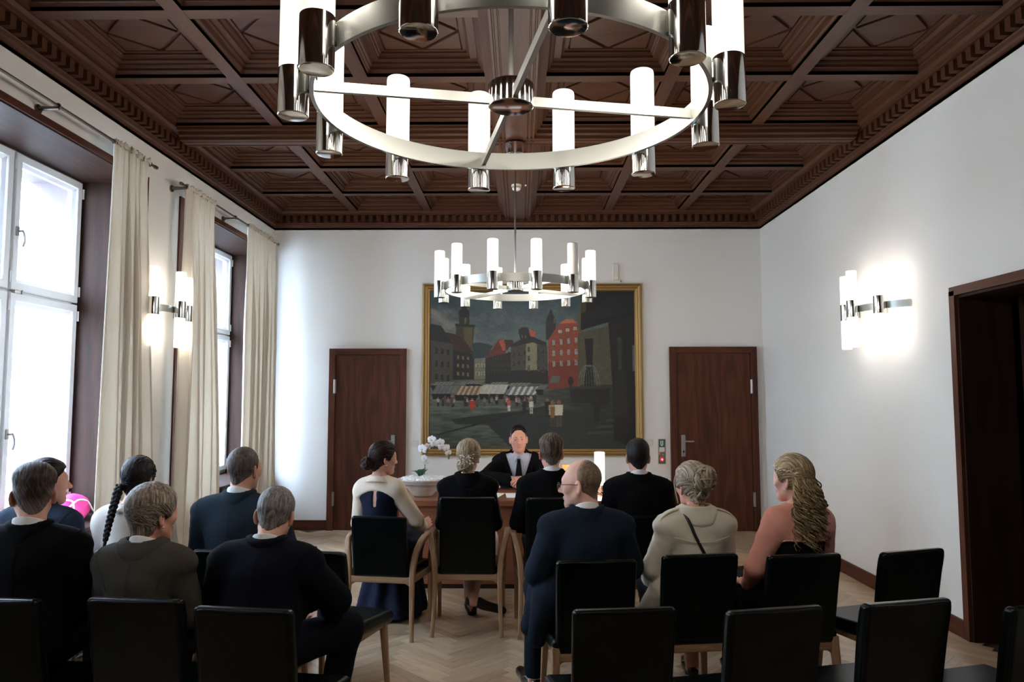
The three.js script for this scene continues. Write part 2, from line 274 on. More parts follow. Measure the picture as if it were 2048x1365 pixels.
// ---------------------------------------------------------------- windows
function windowUnit(n, z0, z1) {
  const w = new THREE.Group(); w.name = 'window_' + n; scene.add(w);
  struct(w, ['white casement window nearest the end wall with wood lined reveal', 'white casement window in a dark wood lined recess beside the seated guests', 'white casement window behind the photographer'][n - 1], 'window');
  const XW = -3.60, cz = (z0 + z1) / 2, W = z1 - z0;
  // wood lining of the recess
  mesh('lining', at(box(0.5, 0.02, W, 'z'), XL - 0.25, SOFF - 0.01, cz), M.jamb, w);
  for (const s of [0, 1]) mesh('lining', at(box(0.5, SOFF - SILL - 0.02, 0.02, 'y'), XL - 0.25, (SOFF + SILL - 0.02) / 2, s ? z1 - 0.01 : z0 + 0.01), M.jamb, w);
  // trim on the wall face
  mesh('trim', at(box(0.016, 0.05, W + 0.09, 'z'), XL + 0.008, SOFF + 0.015, cz), M.door, w);
  for (const s of [0, 1]) mesh('trim', at(box(0.016, SOFF - 0.01, 0.075, 'y'), XL + 0.008, (SOFF - 0.01) / 2, s ? z1 + 0.007 : z0 - 0.007), M.door, w);
  // sill board
  mesh('sill', at(boxUV(rbox(0.56, 0.04, W - 0.002, 0.008), 'z'), XL - 0.24, SILL - 0.02, cz), M.jamb, w);
  mesh('apron', at(box(0.02, SILL - 0.16, W, 'z'), XL + 0.01, (SILL - 0.16) / 2 + 0.118, cz), M.jamb, w);
  // fixed frame and mullions
  const y0 = SILL, y1 = SOFF - 0.02, yt = 2.36, fr = [];
  fr.push(at(new THREE.BoxGeometry(0.07, 0.06, W - 0.04), XW - 0.03, y0 + 0.03, cz), at(new THREE.BoxGeometry(0.07, 0.05, W - 0.04), XW - 0.03, y1 - 0.025, cz));
  for (const z of [z0 + 0.045, z1 - 0.045]) fr.push(at(new THREE.BoxGeometry(0.07, y1 - y0, 0.05), XW - 0.03, (y0 + y1) / 2, z));
  const cols = 3, cw = (W - 0.04) / cols;
  for (let i = 1; i < cols; i++) fr.push(at(new THREE.BoxGeometry(0.075, y1 - y0, 0.06), XW - 0.03, (y0 + y1) / 2, z0 + 0.02 + cw * i));
  fr.push(at(new THREE.BoxGeometry(0.07, 0.06, W - 0.04), XW - 0.03, yt, cz));
  mesh('frame', merge(fr), M.white, w);
  for (let i = 0; i < cols; i++) for (const [a, b, up] of [[y0 + 0.035, yt - 0.008, 0], [yt + 0.008, y1 - 0.012, 1]]) {
    const za = z0 + 0.02 + cw * i + 0.012, zb = z0 + 0.02 + cw * (i + 1) - 0.012;
    // frameSweep lies in xz; stand it up facing +x
    const g = frameSweep(za, zb, a, b, [[0, -0.03], [0, 0.028], [0.006, 0.034], [0.055, 0.034], [0.06, 0.028], [0.06, 0.02], [0.078, 0.006], [0.085, 0.0], [0.085, -0.03]]);
    g.applyMatrix4(new THREE.Matrix4().set(0, 1, 0, XW, 0, 0, 1, 0, 1, 0, 0, 0, 0, 0, 0, 1));
    const s = mesh('sash', g, M.white, w);
    const pane = mesh('pane', new THREE.PlaneGeometry(zb - za - 0.16, b - a - 0.16).rotateY(Math.PI / 2).translate(XW - 0.008, (a + b) / 2, (za + zb) / 2), M.glass, s);
    // handle on the free stile
    const hz = zb - 0.035, hy = up ? a + 0.42 : a + 0.62;
    mesh('handle', merge([at(rbox(0.012, 0.07, 0.028, 0.004), XW + 0.038, hy, hz), at(cyl(0.008, 0.008, 0.04, 12).rotateZ(Math.PI / 2), XW + 0.055, hy, hz), sweep([[XW + 0.072, hy + 0.01, hz], [XW + 0.078, hy - 0.02, hz - 0.012], [XW + 0.078, hy - 0.07, hz - 0.02], [XW + 0.07, hy - 0.11, hz - 0.016]], () => [0.009, 0.006], { sides: 8, samples: 12 })]), M.steel, s);
    if (!up) mesh('catch', merge([at(rbox(0.02, 0.022, 0.08, 0.004), XW + 0.042, b + 0.004, zb - 0.06), at(cyl(0.006, 0.006, 0.03, 10), XW + 0.055, b + 0.006, zb - 0.09)]), M.steel, s);
    for (const hh of [a + 0.09, b - 0.09]) mesh('hinge', at(cyl(0.008, 0.008, 0.08, 10), XW + 0.036, hh, za - 0.006), M.white, s);
  }
}
WINDOWS.forEach(([a, b], i) => windowUnit(i + 1, a, b));
// ---------------------------------------------------------------- outside: street front of a pale building and ground
{
  const pale = std({ color: rgb(222, 220, 214), roughness: 0.95 }), glassy = std({ color: rgb(96, 110, 122), roughness: 0.15 });
  const b = thing('building', 'pale rendered building across the street seen through the windows', 'building', [-13, -3, -5]);
  const holes = []; for (let z = -11; z < 10; z += 2.6) for (const y of [1.2, 4.6, 8]) holes.push([z, z + 1.2, y, y + 1.9]);
  const g = panel(-13, 13, 0, 10.6, holes, 0.4); g.applyMatrix4(new THREE.Matrix4().set(0, 0, -1, 0, 0, 1, 0, 0, 1, 0, 0, 0, 0, 0, 0, 1));
  mesh('facade', g, pale, b);
  for (const [a, c, y0, y1] of holes) mesh('window_pane', at(new THREE.BoxGeometry(0.04, y1 - y0, c - a), -0.3, (y0 + y1) / 2, (a + c) / 2), glassy, b);
  mesh('roof', at(new THREE.BoxGeometry(6, 0.5, 26.6), -2.6, 10.8, 0), std({ color: rgb(120, 78, 62), roughness: 0.9 }), b);
  struct(mesh('ground', at(new THREE.BoxGeometry(40, 0.2, 60), -24, -3.1, -5), std({ color: rgb(170, 168, 164), roughness: 0.95 })), 'pale paved street outside the windows', 'ground');
}
// ---------------------------------------------------------------- doors in the end wall
function doorUnit(n, x0, x1, y1, hingeLeft, label) {
  const d = new THREE.Group(); d.name = 'door_' + n; d.position.set((x0 + x1) / 2, 0, ZB); scene.add(d); struct(d, label, 'door');
  const w = (x1 - x0) / 2, f = 0.078;
  mesh('door_frame', merge([at(box(f, y1, 0.07, 'y'), -w + f / 2, y1 / 2, 0.028), at(box(f, y1, 0.07, 'y'), w - f / 2, y1 / 2, 0.028), at(box(2 * w - 2 * f, f, 0.07, 'x'), 0, y1 - f / 2, 0.028)]), M.door, d);
  mesh('door_leaf', at(box(2 * w - 2 * f - 0.008, y1 - f - 0.008, 0.04, 'y'), 0, (y1 - f) / 2, 0.026), M.door, d);
  const s = hingeLeft ? -1 : 1;
  for (const y of [0.36, 1.72]) mesh('hinge', merge([at(rbox(0.03, 0.17, 0.012, 0.003), s * (w - f + 0.004), y + 0.02, 0.062), at(cyl(0.009, 0.009, 0.17, 12), s * (w - f + 0.004), y + 0.02, 0.07)]), M.steel, d);
  const hx = -s * (w - f - 0.07);
  const plate = mesh('handle_plate', at(rbox(0.05, 0.26, 0.01, 0.003), hx, 1.02, 0.05), M.steel, d);
  mesh('lever', merge([at(cyl(0.011, 0.011, 0.05, 14).rotateX(Math.PI / 2), hx, 1.075, 0.078), at(rbox(0.13, 0.02, 0.014, 0.006), hx + s * 0.055, 1.075, 0.1)]), M.steel, plate);
  mesh('lock', at(cyl(0.011, 0.011, 0.012, 14).rotateX(Math.PI / 2), hx, 0.95, 0.056), M.chrome, plate);
}
doorUnit(1, -2.345, -1.40, 2.205, true, 'brown wooden door left of the painting behind the woman in the cream bolero');
doorUnit(2, 1.835, 2.895, 2.225, false, 'brown wooden door right of the painting beside the corner');
// frame of the dark doorway on the right
{
  const d = new THREE.Group(); d.name = 'door_3'; scene.add(d); struct(d, 'dark wooden door surround in the right wall', 'door');
  const { z0, z1, top } = OPEN;
  for (const [z, s] of [[z0, -1], [z1, 1]]) mesh('architrave', at(box(0.03, top + 0.03, 0.06, 'y'), XR - 0.008, (top + 0.03) / 2, z + s * 0.025), M.door, d);
  mesh('architrave', at(box(0.03, 0.06, z1 - z0 + 0.1, 'z'), XR - 0.008, top + 0.028, (z0 + z1) / 2), M.door, d);
  for (const [z, s] of [[z0, 1], [z1, -1]]) mesh('lining', at(box(0.36, top, 0.02, 'y'), XR + 0.18, top / 2, z + s * 0.01), M.jamb, d);
  mesh('lining', at(box(0.36, 0.02, z1 - z0, 'z'), XR + 0.18, top - 0.01, (z0 + z1) / 2), M.jamb, d);
  // double leaf folded back against the reveal
  mesh('door_leaf', at(box(0.9, top - 0.03, 0.045, 'y'), XR + 0.85, top / 2, z0 + 0.05), M.jamb, d);
}

// ---------------------------------------------------------------- chandeliers and wall lights
function glassTube(h, r) { return lathe([[0.0001, 0], [r * 0.96, 0], [r, 0.004], [r, h - 0.012], [r * 0.96, h - 0.003], [r * 0.88, h], [0.0001, h]], 28); }
const gTube = glassTube(0.252, 0.043), gSocket = lathe([[0.0001, 0], [0.041, 0], [0.0445, 0.003], [0.0445, 0.137], [0.0425, 0.14], [0.0001, 0.14]], 32);
function bulb(x, y, z, power, parent) { const l = new THREE.PointLight(LAMP, power); l.position.set(x, y, z); l.castShadow = true; l.shadow.radius = 1.5; parent.add(l); }
function ringBand(r, h, t, a0 = 0, a1 = Math.PI * 2, n = 120) {
  const s = [[r - t, 0], [r, 0], [r, h], [r - t, h], [r - t, 0]], pos = [], idx = [], uv = [], nor = [];
  for (let k = 0; k < 4; k++) for (let i = 0; i <= n; i++) for (const e of [0, 1]) {
    const a = a0 + (a1 - a0) * i / n, [q, y] = s[k + e], c = Math.cos(a), d = Math.sin(a), N = [[0, -1, 0], [c, 0, d], [0, 1, 0], [-c, 0, -d]][k];
    pos.push(q * c, y, q * d); nor.push(...N); uv.push(r * (a - a0), k * 0.1 + e * (k % 2 ? h : t));
  }
  for (let k = 0; k < 4; k++) for (let i = 0; i < n; i++) { const b = k * (n + 1) * 2 + i * 2; idx.push(b, b + 1, b + 2, b + 1, b + 3, b + 2); }
  const g = new THREE.BufferGeometry(); g.setAttribute('position', new THREE.Float32BufferAttribute(pos, 3)); g.setAttribute('normal', new THREE.Float32BufferAttribute(nor, 3)); g.setAttribute('uv', new THREE.Float32BufferAttribute(uv, 2)); g.setIndex(idx); return g;
}
function chandelier(x, z, lampTurn, spokeTurn, off, label) {
  const Y = 2.43, c = thing('chandelier', label, 'chandelier', [x, Y, z], 0, 'ring chandeliers');
  mesh('ring', at(ringBand(0.6, 0.065, 0.012), 0, 0.07, 0), M.satin, c);
  const hub = mesh('hub', at(lathe([[0.0001, 0.0], [0.066, 0.0], [0.07, 0.003], [0.07, 0.07], [0.066, 0.074], [0.0001, 0.074]], 40), 0, 0.078, 0), M.chrome, c);
  for (let k = 0; k < 4; k++) { const g = new THREE.BoxGeometry(0.53, 0.03, 0.014).translate(0.065 + 0.265, 0.1, 0); g.rotateY(-(spokeTurn + k * Math.PI / 2)); boxUV(g, 'x'); mesh('spoke', g, M.satin, c); }
  const top = 3.8 - Y;
  mesh('rod', at(cyl(0.0085, 0.0085, top - 0.14, 16), 0, 0.14 + (top - 0.14) / 2, 0), M.steel, c);
  mesh('canopy', at(lathe([[0.0001, 0], [0.088, 0], [0.092, 0.004], [0.092, 0.096], [0.088, 0.1], [0.07, 0.1], [0.07, 0.116], [0.0001, 0.116]], 40), 0, top - 0.118, 0), M.chrome, c);
  for (let k = 0; k < 12; k++) {
    const a = lampTurn + k * Math.PI / 6, lx = 0.645 * Math.sin(a), lz = 0.645 * Math.cos(a), lit = k !== off;
    const l = mesh('lamp_glass', gTube, lit ? M.opal : M.opalOff, c); l.position.set(lx, 0.138, lz); if (!lit) l.userData.label = 'unlit white glass tube';
    mesh('socket', at(gSocket.clone(), 0, -0.138, 0), M.chrome, l);
    const b = merge([at(rbox(0.03, 0.05, 0.014, 0.004), 0, -0.034, -0.043), at(cyl(0.006, 0.006, 0.02, 10).rotateX(Math.PI / 2), 0, -0.034, -0.04)]); b.rotateY(a);
    mesh('bracket', b, M.chrome, l);
    if (lit) bulb(lx, 0.138 + 0.126, lz, LAMP_POWER, c);
  }
}
const DEG = Math.PI / 180;
chandelier(-0.027, -2.175, 12 * DEG, (90 - 11) * DEG, -1, 'large chrome ring chandelier close overhead with tall white glass tubes');
chandelier(-0.04, -6.09, 15 * DEG, 55 * DEG, 1, 'distant chrome ring chandelier hanging in front of the painting with one unlit tube');
function sconce(side, label) {
  const x = side < 0 ? XL : XR, Yc = 2.335, s = thing('wall_light', label, 'wall lamp', [x, Yc, -5.95], side < 0 ? 0 : Math.PI, 'three lamp wall lights');
  // local +x points into the room; ring centre lies behind the plaster
  const cx = -0.32, g = ringBand(0.535, 0.055, 0.01, -52 * DEG, 52 * DEG, 40); g.translate(cx, -0.028, 0);
  mesh('arc', g, M.satin, s);
  mesh('wall_plate', at(rbox(0.02, 0.09, 0.12, 0.006), 0.0105, 0, 0), M.chrome, s);
  mesh('arm', at(rbox(0.19, 0.03, 0.03, 0.006), 0.115, 0, 0), M.chrome, s);
  for (const k of [-1, 0, 1]) {
    const a = k * 30 * DEG, lx = cx + 0.58 * Math.cos(a), lz = 0.58 * Math.sin(a);
    const so = mesh('socket', at(gSocket.clone(), 0, -0.07, 0), M.chrome, s); so.position.set(lx, 0, lz);
    mesh('lamp_glass', at(glassTube(0.25, 0.042), 0, 0.066, 0), M.opal, so);
    mesh('lamp_glass', at(glassTube(0.25, 0.042).rotateX(Math.PI), 0, -0.066, 0), M.opal, so);
    for (const e of [-1, 1]) bulb(lx, e * 0.19, lz, SCONCE_POWER, s);
  }
}
sconce(-1, 'chrome wall light with white glass tubes between the two curtains');
sconce(1, 'chrome wall light with white glass tubes on the bare right wall');

// ---------------------------------------------------------------- curtain rods and curtains
function rodUnit(z0, z1, brackets, label) {
  const r = thing('curtain_rod', label, 'curtain rod', [XL, 3.47, 0]);
  mesh('rod', at(cyl(0.0105, 0.0105, z1 - z0, 16).rotateX(Math.PI / 2), 0.13, 0, (z0 + z1) / 2), M.rod, r);
  for (const z of [z0, z1]) mesh('end_cap', at(cyl(0.015, 0.015, 0.03, 16).rotateX(Math.PI / 2), 0.13, 0, z), M.rod, r);
  for (const z of brackets) mesh('bracket', merge([at(cyl(0.03, 0.03, 0.012, 20).rotateZ(Math.PI / 2), 0.006, -0.02, z), at(cyl(0.011, 0.016, 0.13, 14).rotateZ(-Math.PI / 2), 0.075, -0.016, z), at(new THREE.TorusGeometry(0.017, 0.005, 8, 20), 0.13, -0.002, z)]), M.rod, r);
}
rodUnit(-8.70, -6.17, [-8.55, -7.36, -6.25], 'brushed metal curtain rod over the far window');
rodUnit(-5.72, -3.2, [-5.62, -4.47, -3.35], 'brushed metal curtain rod over the near window');
rodUnit(-2.62, -0.2, [-2.5, -1.4, -0.3], 'brushed metal curtain rod over the window behind the camera');
// a hanging panel: folds are a meandering line in plan, deeper and wider towards the hem
function curtain(z0, z1, zb0, zb1, folds, seed, label, group) {
  const Y1 = 3.472, Y0 = 0.025, t = thing('curtain', label, 'curtain', [XL + 0.13, 0, 0], 0, group), rr = rng(seed), nu = folds * 22, nv = 40, TH = 0.006;
  const edge = [0]; for (let i = 0; i < folds; i++) edge.push(edge[i] + 0.55 + rr() * 0.9); const tot = edge[folds];
  const ph = Array.from({ length: folds + 2 }, () => rr()), am = Array.from({ length: folds + 2 }, () => 0.45 + rr() * 0.75), sk = Array.from({ length: folds + 2 }, () => (rr() - 0.5) * 0.8);
  const P = (u, v, o) => {
    const e = u * tot; let i = 0; while (i < folds - 1 && e > edge[i + 1]) i++; const f = (e - edge[i]) / (edge[i + 1] - edge[i]);
    const a = mix(am[i], am[i + 1], smooth(0, 1, f)) * mix(0.012, 0.05, smooth(0, 0.35, v)) * (1 + 0.2 * Math.sin(v * 4 + ph[i] * 6)), q = f * Math.PI * 2;
    const gather = (1 - smooth(0, 0.07, v)) * 0.007 * Math.sin(u * folds * 19);
    const z = mix(mix(z0, z1, u), mix(zb0, zb1, u), smooth(0.02, 0.8, v)), wob = 0.012 * Math.sin(v * 4 + ph[i] * 9) * v * Math.sin(Math.PI * f);
    const x = a * Math.sin(q) + wob + gather, zz = z + a * 0.6 * Math.sin(q * 2 + 0.6) + a * sk[i] * Math.sin(Math.PI * f);
    return [x + o * 0.5 * TH, mix(Y1, Y0, v), zz];
  };
  const pos = [], uv = [], idx = [];
  for (const o of [1, -1]) for (let j = 0; j <= nv; j++) for (let i = 0; i <= nu; i++) { const p = P(i / nu, j / nv, o); pos.push(...p); uv.push(i / nu * 1.4, p[1]); }
  const S = nu + 1, H = S * (nv + 1);
  for (let k = 0; k < 2; k++) for (let j = 0; j < nv; j++) for (let i = 0; i < nu; i++) { const a = k * H + j * S + i; k ? idx.push(a, a + S, a + 1, a + 1, a + S, a + S + 1) : idx.push(a, a + 1, a + S, a + 1, a + S + 1, a + S); }
  for (let j = 0; j < nv; j++) for (const i of [0, nu]) { const a = j * S + i; idx.push(a, a + S, a + H, a + S, a + S + H, a + H); }
  for (let i = 0; i < nu; i++) for (const j of [0, nv]) { const a = j * S + i; idx.push(a, a + 1, a + H, a + 1, a + 1 + H, a + H); }
  const g = new THREE.BufferGeometry(); g.setAttribute('position', new THREE.Float32BufferAttribute(pos, 3)); g.setAttribute('uv', new THREE.Float32BufferAttribute(uv, 2)); g.setIndex(idx); g.computeVertexNormals();
  mesh('drape', g, M.curtain, t);
  // gathered heading above the tape
  const n = folds * 16, hd = sweep(Array.from({ length: n + 1 }, (_, i) => { const p = P(i / n, 0, 0); return [p[0] + 0.006 * Math.sin(i * 2.1) + 0.012, Y1 + 0.004, p[2]]; }), (q) => [0.005, 0.02 + 0.008 * Math.sin(q * n * 1.3)], { sides: 8, samples: n, side: V3(1, 0, 0) });
  mesh('heading', hd, M.curtain, t);
  for (let i = 0; i <= folds; i++) { const p = P(i / folds, 0, 0); mesh('ring', new THREE.TorusGeometry(0.016, 0.0025, 6, 16).translate(0, 3.47, p[2]), M.rod, t); }
}
curtain(-5.60, -5.12, -5.80, -5.08, 5, 3, 'beige linen curtain at the far side of the near window', 'beige curtains');
curtain(-6.84, -6.25, -7.06, -6.22, 5, 8, 'beige linen curtain beside the wooden strip and wall light', 'beige curtains');
curtain(-8.60, -7.72, -8.62, -7.74, 7, 5, 'beige linen curtain in the corner by the end wall', 'beige curtains');
curtain(-1.5, -0.28, -1.52, -0.26, 11, 12, 'beige linen curtain drawn over the window beside the photographer, front half', 'beige curtains');
curtain(-2.62, -1.52, -2.64, -1.54, 11, 14, 'beige linen curtain drawn over the window beside the photographer, rear half', 'beige curtains');

// ---------------------------------------------------------------- painting
function paintSquare() {
  const W = 1490, H = 1150, cv = document.createElement('canvas'); cv.width = W; cv.height = H;
  const c = cv.getContext('2d'), rr = rng(77); c.translate(-100, -110);
  const poly = (col, ...p) => { c.fillStyle = col; c.beginPath(); for (let i = 0; i < p.length; i += 2) i ? c.lineTo(p[i], p[i + 1]) : c.moveTo(p[i], p[i + 1]); c.closePath(); c.fill(); };
  const rect = (col, x, y, w, h) => { c.fillStyle = col; c.fillRect(x, y, w, h); };
  const C = (r, g, b, a = 1) => `rgba(${r | 0},${g | 0},${b | 0},${a})`;
  // sky
  for (let y = 110; y < 800; y += 6) for (let x = 100; x < 1600; x += 12) { const t = (y - 110) / 500, n = fbm(x * 0.008, y * 0.016, 3, 4), m = noise(x * 0.05, y * 0.09, 5); rect(C(mix(44, 100, t) + n * 34 + m * 10 - 16, mix(66, 108, t) + n * 34 + m * 10 - 16, mix(70, 104, t) + n * 26 + m * 10 - 12), x, y, 13, 7); }
  for (let i = 0; i < 160; i++) { const x = 110 + rr() * rr() * 420, y = 240 + rr() * 240; c.fillStyle = C(150, 140, 128, 0.10); c.beginPath(); c.ellipse(x, y, 20 + rr() * 46, 8 + rr() * 20, 0.5, 0, 7); c.fill(); }
  // ground
  for (let y = 740; y < 1262; y += 5) for (let x = 100; x < 1600; x += 14) { const t = (y - 740) / 520, n = noise(x * 0.014, y * 0.09, 9), l = 1 - 0.55 * smooth(500, 1400, x) - 0.25 * smooth(900, 1240, y); rect(C((62 + n * 46) * l, (70 + n * 46) * l, (62 + n * 38) * l), x, y, 15, 6); }
  poly(C(34, 42, 38), 250, 1050, 560, 1010, 930, 970, 1200, 990, 1600, 1010, 1600, 1262, 700, 1262, 520, 1090, 300, 1085);
  poly(C(24, 30, 27), 150, 1160, 170, 1165, 760, 1010, 940, 965, 930, 955, 700, 1010);
  for (let i = 0; i < 420; i++) { const x = 110 + rr() * 1300, y = 900 + rr() * 350, l = 20 + rr() * 50; c.fillStyle = rr() > 0.5 ? C(96, 104, 92, 0.12) : C(16, 22, 20, 0.14); c.fillRect(x, y, l, 3); }
  // tower at the left
  poly(C(58, 56, 40), 290, 365, 425, 375, 410, 540, 290, 520); poly(C(104, 94, 58, 0.6), 345, 380, 410, 378, 408, 530, 350, 520);
  poly(C(30, 34, 32), 285, 350, 430, 360, 428, 376, 283, 368); rect(C(40, 44, 40), 312, 280, 76, 76); rect(C(96, 92, 64), 352, 292, 14, 56);
  c.fillStyle = C(26, 34, 34); c.beginPath(); c.ellipse(350, 272, 38, 34, 0, 0, 7); c.fill(); rect(C(26, 34, 34), 330, 222, 40, 40); c.beginPath(); c.ellipse(350, 225, 22, 20, 0, 0, 7); c.fill();
  // left houses
  poly(C(36, 40, 40), 100, 350, 180, 365, 272, 498, 270, 520, 100, 470); poly(C(66, 64, 54), 100, 470, 270, 500, 270, 770, 100, 790);
  poly(C(60, 42, 34), 200, 410, 290, 430, 350, 470, 425, 570, 270, 560, 270, 490); poly(C(34, 36, 34), 270, 545, 425, 575, 425, 760, 270, 765);
  const wins = (x, y, nx, ny, dx, dy, w, h, a, b, sk = 0) => { for (let j = 0; j < ny; j++) for (let i = 0; i < nx; i++) { rect(b, x + i * dx - 2, y + j * dy + i * sk - 2, w + 4, h + 4); rect(a, x + i * dx, y + j * dy + i * sk, w, h); rect(b, x + i * dx + w / 2 - 1, y + j * dy + i * sk, 2, h); } };
  wins(140, 525, 3, 3, 42, 95, 20, 46, C(24, 28, 30), C(90, 88, 74), 6); wins(300, 585, 3, 3, 36, 60, 14, 26, C(120, 116, 84), C(22, 24, 24), 3);
  // hill, pale house in the gap
  poly(C(46, 60, 60), 412, 495, 470, 490, 560, 510, 520, 600, 412, 610); rect(C(112, 112, 88), 424, 620, 88, 136); wins(434, 640, 4, 2, 20, 60, 10, 34, C(160, 164, 140), C(60, 66, 60));
  // middle houses
  poly(C(92, 46, 34), 505, 610, 600, 470, 625, 468, 660, 540, 640, 600); poly(C(166, 76, 52), 600, 475, 640, 468, 652, 545, 632, 552); poly(C(60, 44, 36), 640, 470, 700, 470, 712, 490, 660, 550); poly(C(38, 40, 38), 505, 605, 690, 560, 690, 760, 505, 770);
  poly(C(42, 42, 38), 690, 505, 760, 470, 745, 400, 770, 376, 815, 380, 830, 440, 950, 490, 950, 520, 850, 490, 690, 530); poly(C(172, 84, 56), 825, 392, 870, 410, 872, 450, 836, 446);
  poly(C(66, 66, 58), 690, 525, 850, 488, 850, 740, 690, 770); poly(C(126, 122, 96), 800, 500, 850, 488, 880, 500, 880, 700, 800, 705); poly(C(60, 62, 54), 880, 498, 955, 520, 960, 770, 880, 745); poly(C(30, 34, 32), 505, 700, 960, 690, 962, 790, 505, 790);
  wins(705, 560, 3, 2, 38, 70, 14, 36, C(26, 30, 30), C(86, 84, 70), -6); wins(812, 522, 1, 3, 30, 66, 16, 40, C(44, 46, 42), C(146, 140, 110)); wins(884, 530, 2, 3, 34, 66, 14, 36, C(28, 32, 32), C(90, 88, 74), 8); wins(768, 432, 2, 1, 24, 10, 10, 24, C(90, 90, 80), C(24, 26, 26));
  for (let i = 0; i < 26; i++) rect(C(120, 112, 84, 0.35), 515 + i * 7, 590 + (i % 3) * 50, 3, 26);
  // gothic tower and red house
  poly(C(46, 46, 46), 945, 330, 1018, 335, 1015, 460, 945, 470); poly(C(36, 40, 44), 982, 240, 1020, 335, 945, 332); rect(C(84, 80, 66), 1002, 310, 10, 40);
  poly(C(134, 66, 46), 962, 470, 1018, 385, 1040, 360, 1090, 322, 1140, 320, 1172, 350, 1190, 420, 1190, 810, 962, 835); poly(C(172, 100, 68), 1040, 352, 1090, 318, 1140, 318, 1172, 346, 1100, 348); poly(C(110, 48, 32), 962, 640, 1190, 620, 1190, 810, 962, 835);
  wins(992, 470, 4, 1, 54, 10, 20, 42, C(150, 152, 146), C(70, 34, 24), -6); wins(992, 548, 4, 1, 54, 10, 20, 42, C(150, 152, 146), C(70, 34, 24), -4); wins(992, 625, 4, 1, 54, 10, 20, 42, C(140, 142, 136), C(70, 34, 24), -3); wins(1036, 396, 3, 1, 54, 10, 26, 24, C(168, 168, 160), C(80, 36, 26), -10);
  poly(C(84, 92, 84), 985, 735, 1050, 732, 1040, 785, 972, 785); c.fillStyle = C(40, 24, 20); c.beginPath(); c.ellipse(1124, 775, 20, 36, 0, 0, 7); c.fill();
  // church at the right
  poly(C(84, 80, 62), 1172, 290, 1192, 268, 1220, 296, 1215, 420, 1190, 430); poly(C(14, 17, 20), 1200, 130, 1260, 110, 1600, 110, 1600, 300, 1400, 340, 1200, 400); poly(C(22, 28, 32), 1230, 320, 1400, 150, 1600, 120, 1600, 260, 1390, 310); poly(C(62, 54, 32), 1200, 150, 1240, 200, 1240, 260, 1200, 280);
  poly(C(74, 72, 56), 1180, 420, 1400, 370, 1430, 400, 1440, 800, 1180, 800); for (let i = 0; i < 500; i++) rect(C(100, 94, 70, 0.16), 1185 + rr() * 240, 410 + rr() * 380, 6 + rr() * 14, 4 + rr() * 5); poly(C(24, 26, 24), 1400, 330, 1600, 280, 1600, 900, 1430, 900); poly(C(16, 18, 17), 1430, 700, 1600, 700, 1600, 1262, 1430, 1200);
  rect(C(44, 46, 44), 1462, 470, 36, 100); rect(C(50, 52, 50), 1468, 560, 26, 130); c.fillStyle = C(52, 54, 52); c.beginPath(); c.arc(1480, 466, 18, 0, 7); c.fill(); poly(C(28, 30, 29), 1440, 690, 1525, 690, 1530, 1040, 1436, 1030); rect(C(92, 96, 92), 1572, 510, 18, 190);
  // fountain
  poly(C(20, 22, 22), 1225, 460, 1290, 460, 1282, 640, 1300, 820, 1215, 820, 1240, 640); c.fillStyle = C(24, 25, 24); c.beginPath(); c.arc(1256, 486, 26, 0, 7); c.fill();
  c.strokeStyle = C(150, 156, 150, 0.55); c.lineWidth = 3; for (let i = 0; i < 9; i++) { c.beginPath(); c.moveTo(1256, 660); c.quadraticCurveTo(1256 + (i - 4) * 16, 640, 1256 + (i - 4) * 20, 820); c.stroke(); }
  poly(C(26, 28, 27), 1112, 815, 1412, 812, 1398, 935, 1130, 935); poly(C(44, 46, 44), 1112, 812, 1412, 808, 1412, 826, 1112, 832); for (let i = 0; i < 6; i++) poly(i % 2 ? C(30, 33, 32) : C(52, 55, 52), 1240 + i * 34, 1140 - i * 22, 1430, 1130 - i * 22, 1430, 1152 - i * 22, 1240 + i * 34, 1160 - i * 22);
  // stalls
  const stall = (x0, x1, y, h, a, b) => { for (let i = 0; i < 10; i++) { const p = x0 + (x1 - x0) * i / 10, q = x0 + (x1 - x0) * (i + 1) / 10; poly(i % 2 ? a : b, p + 34, y, q + 34, y, q, y + h, p, y + h); } poly(C(18, 20, 20), x0, y + h, x1, y + h, x1 - 8, y + h + 40, x0 + 14, y + h + 40); };
  for (const [a, b, y] of [[110, 250, 778], [360, 470, 768], [520, 640, 780], [660, 800, 784]]) stall(a, b, y, 26, C(120, 118, 106), C(92, 90, 84));
  stall(115, 270, 805, 60, C(104, 108, 104), C(92, 96, 92)); stall(280, 455, 808, 66, C(170, 152, 124), C(112, 92, 74)); stall(458, 640, 798, 68, C(176, 174, 162), C(166, 164, 152)); stall(650, 865, 812, 62, C(186, 186, 178), C(104, 108, 106)); stall(868, 930, 800, 34, C(96, 102, 100), C(86, 92, 90));
  // people
  const man = (x, y, h, top, low, head = C(120, 86, 66)) => { rect(low, x - h * 0.1, y - h * 0.5, h * 0.09, h * 0.5); rect(low, x + h * 0.01, y - h * 0.5, h * 0.09, h * 0.5); poly(top, x - h * 0.15, y - h * 0.8, x + h * 0.15, y - h * 0.8, x + h * 0.13, y - h * 0.42, x - h * 0.13, y - h * 0.42); c.fillStyle = head; c.beginPath(); c.arc(x, y - h * 0.89, h * 0.085, 0, 7); c.fill(); };
  for (let i = 0; i < 34; i++) { const x = 140 + rr() * 740, y = 935 + rr() * 30; man(x, y, 60 + rr() * 16, [C(40, 44, 44), C(120, 110, 96), C(150, 146, 136), C(96, 60, 48)][i % 4], [C(26, 28, 28), C(70, 64, 56)][i % 2]); }
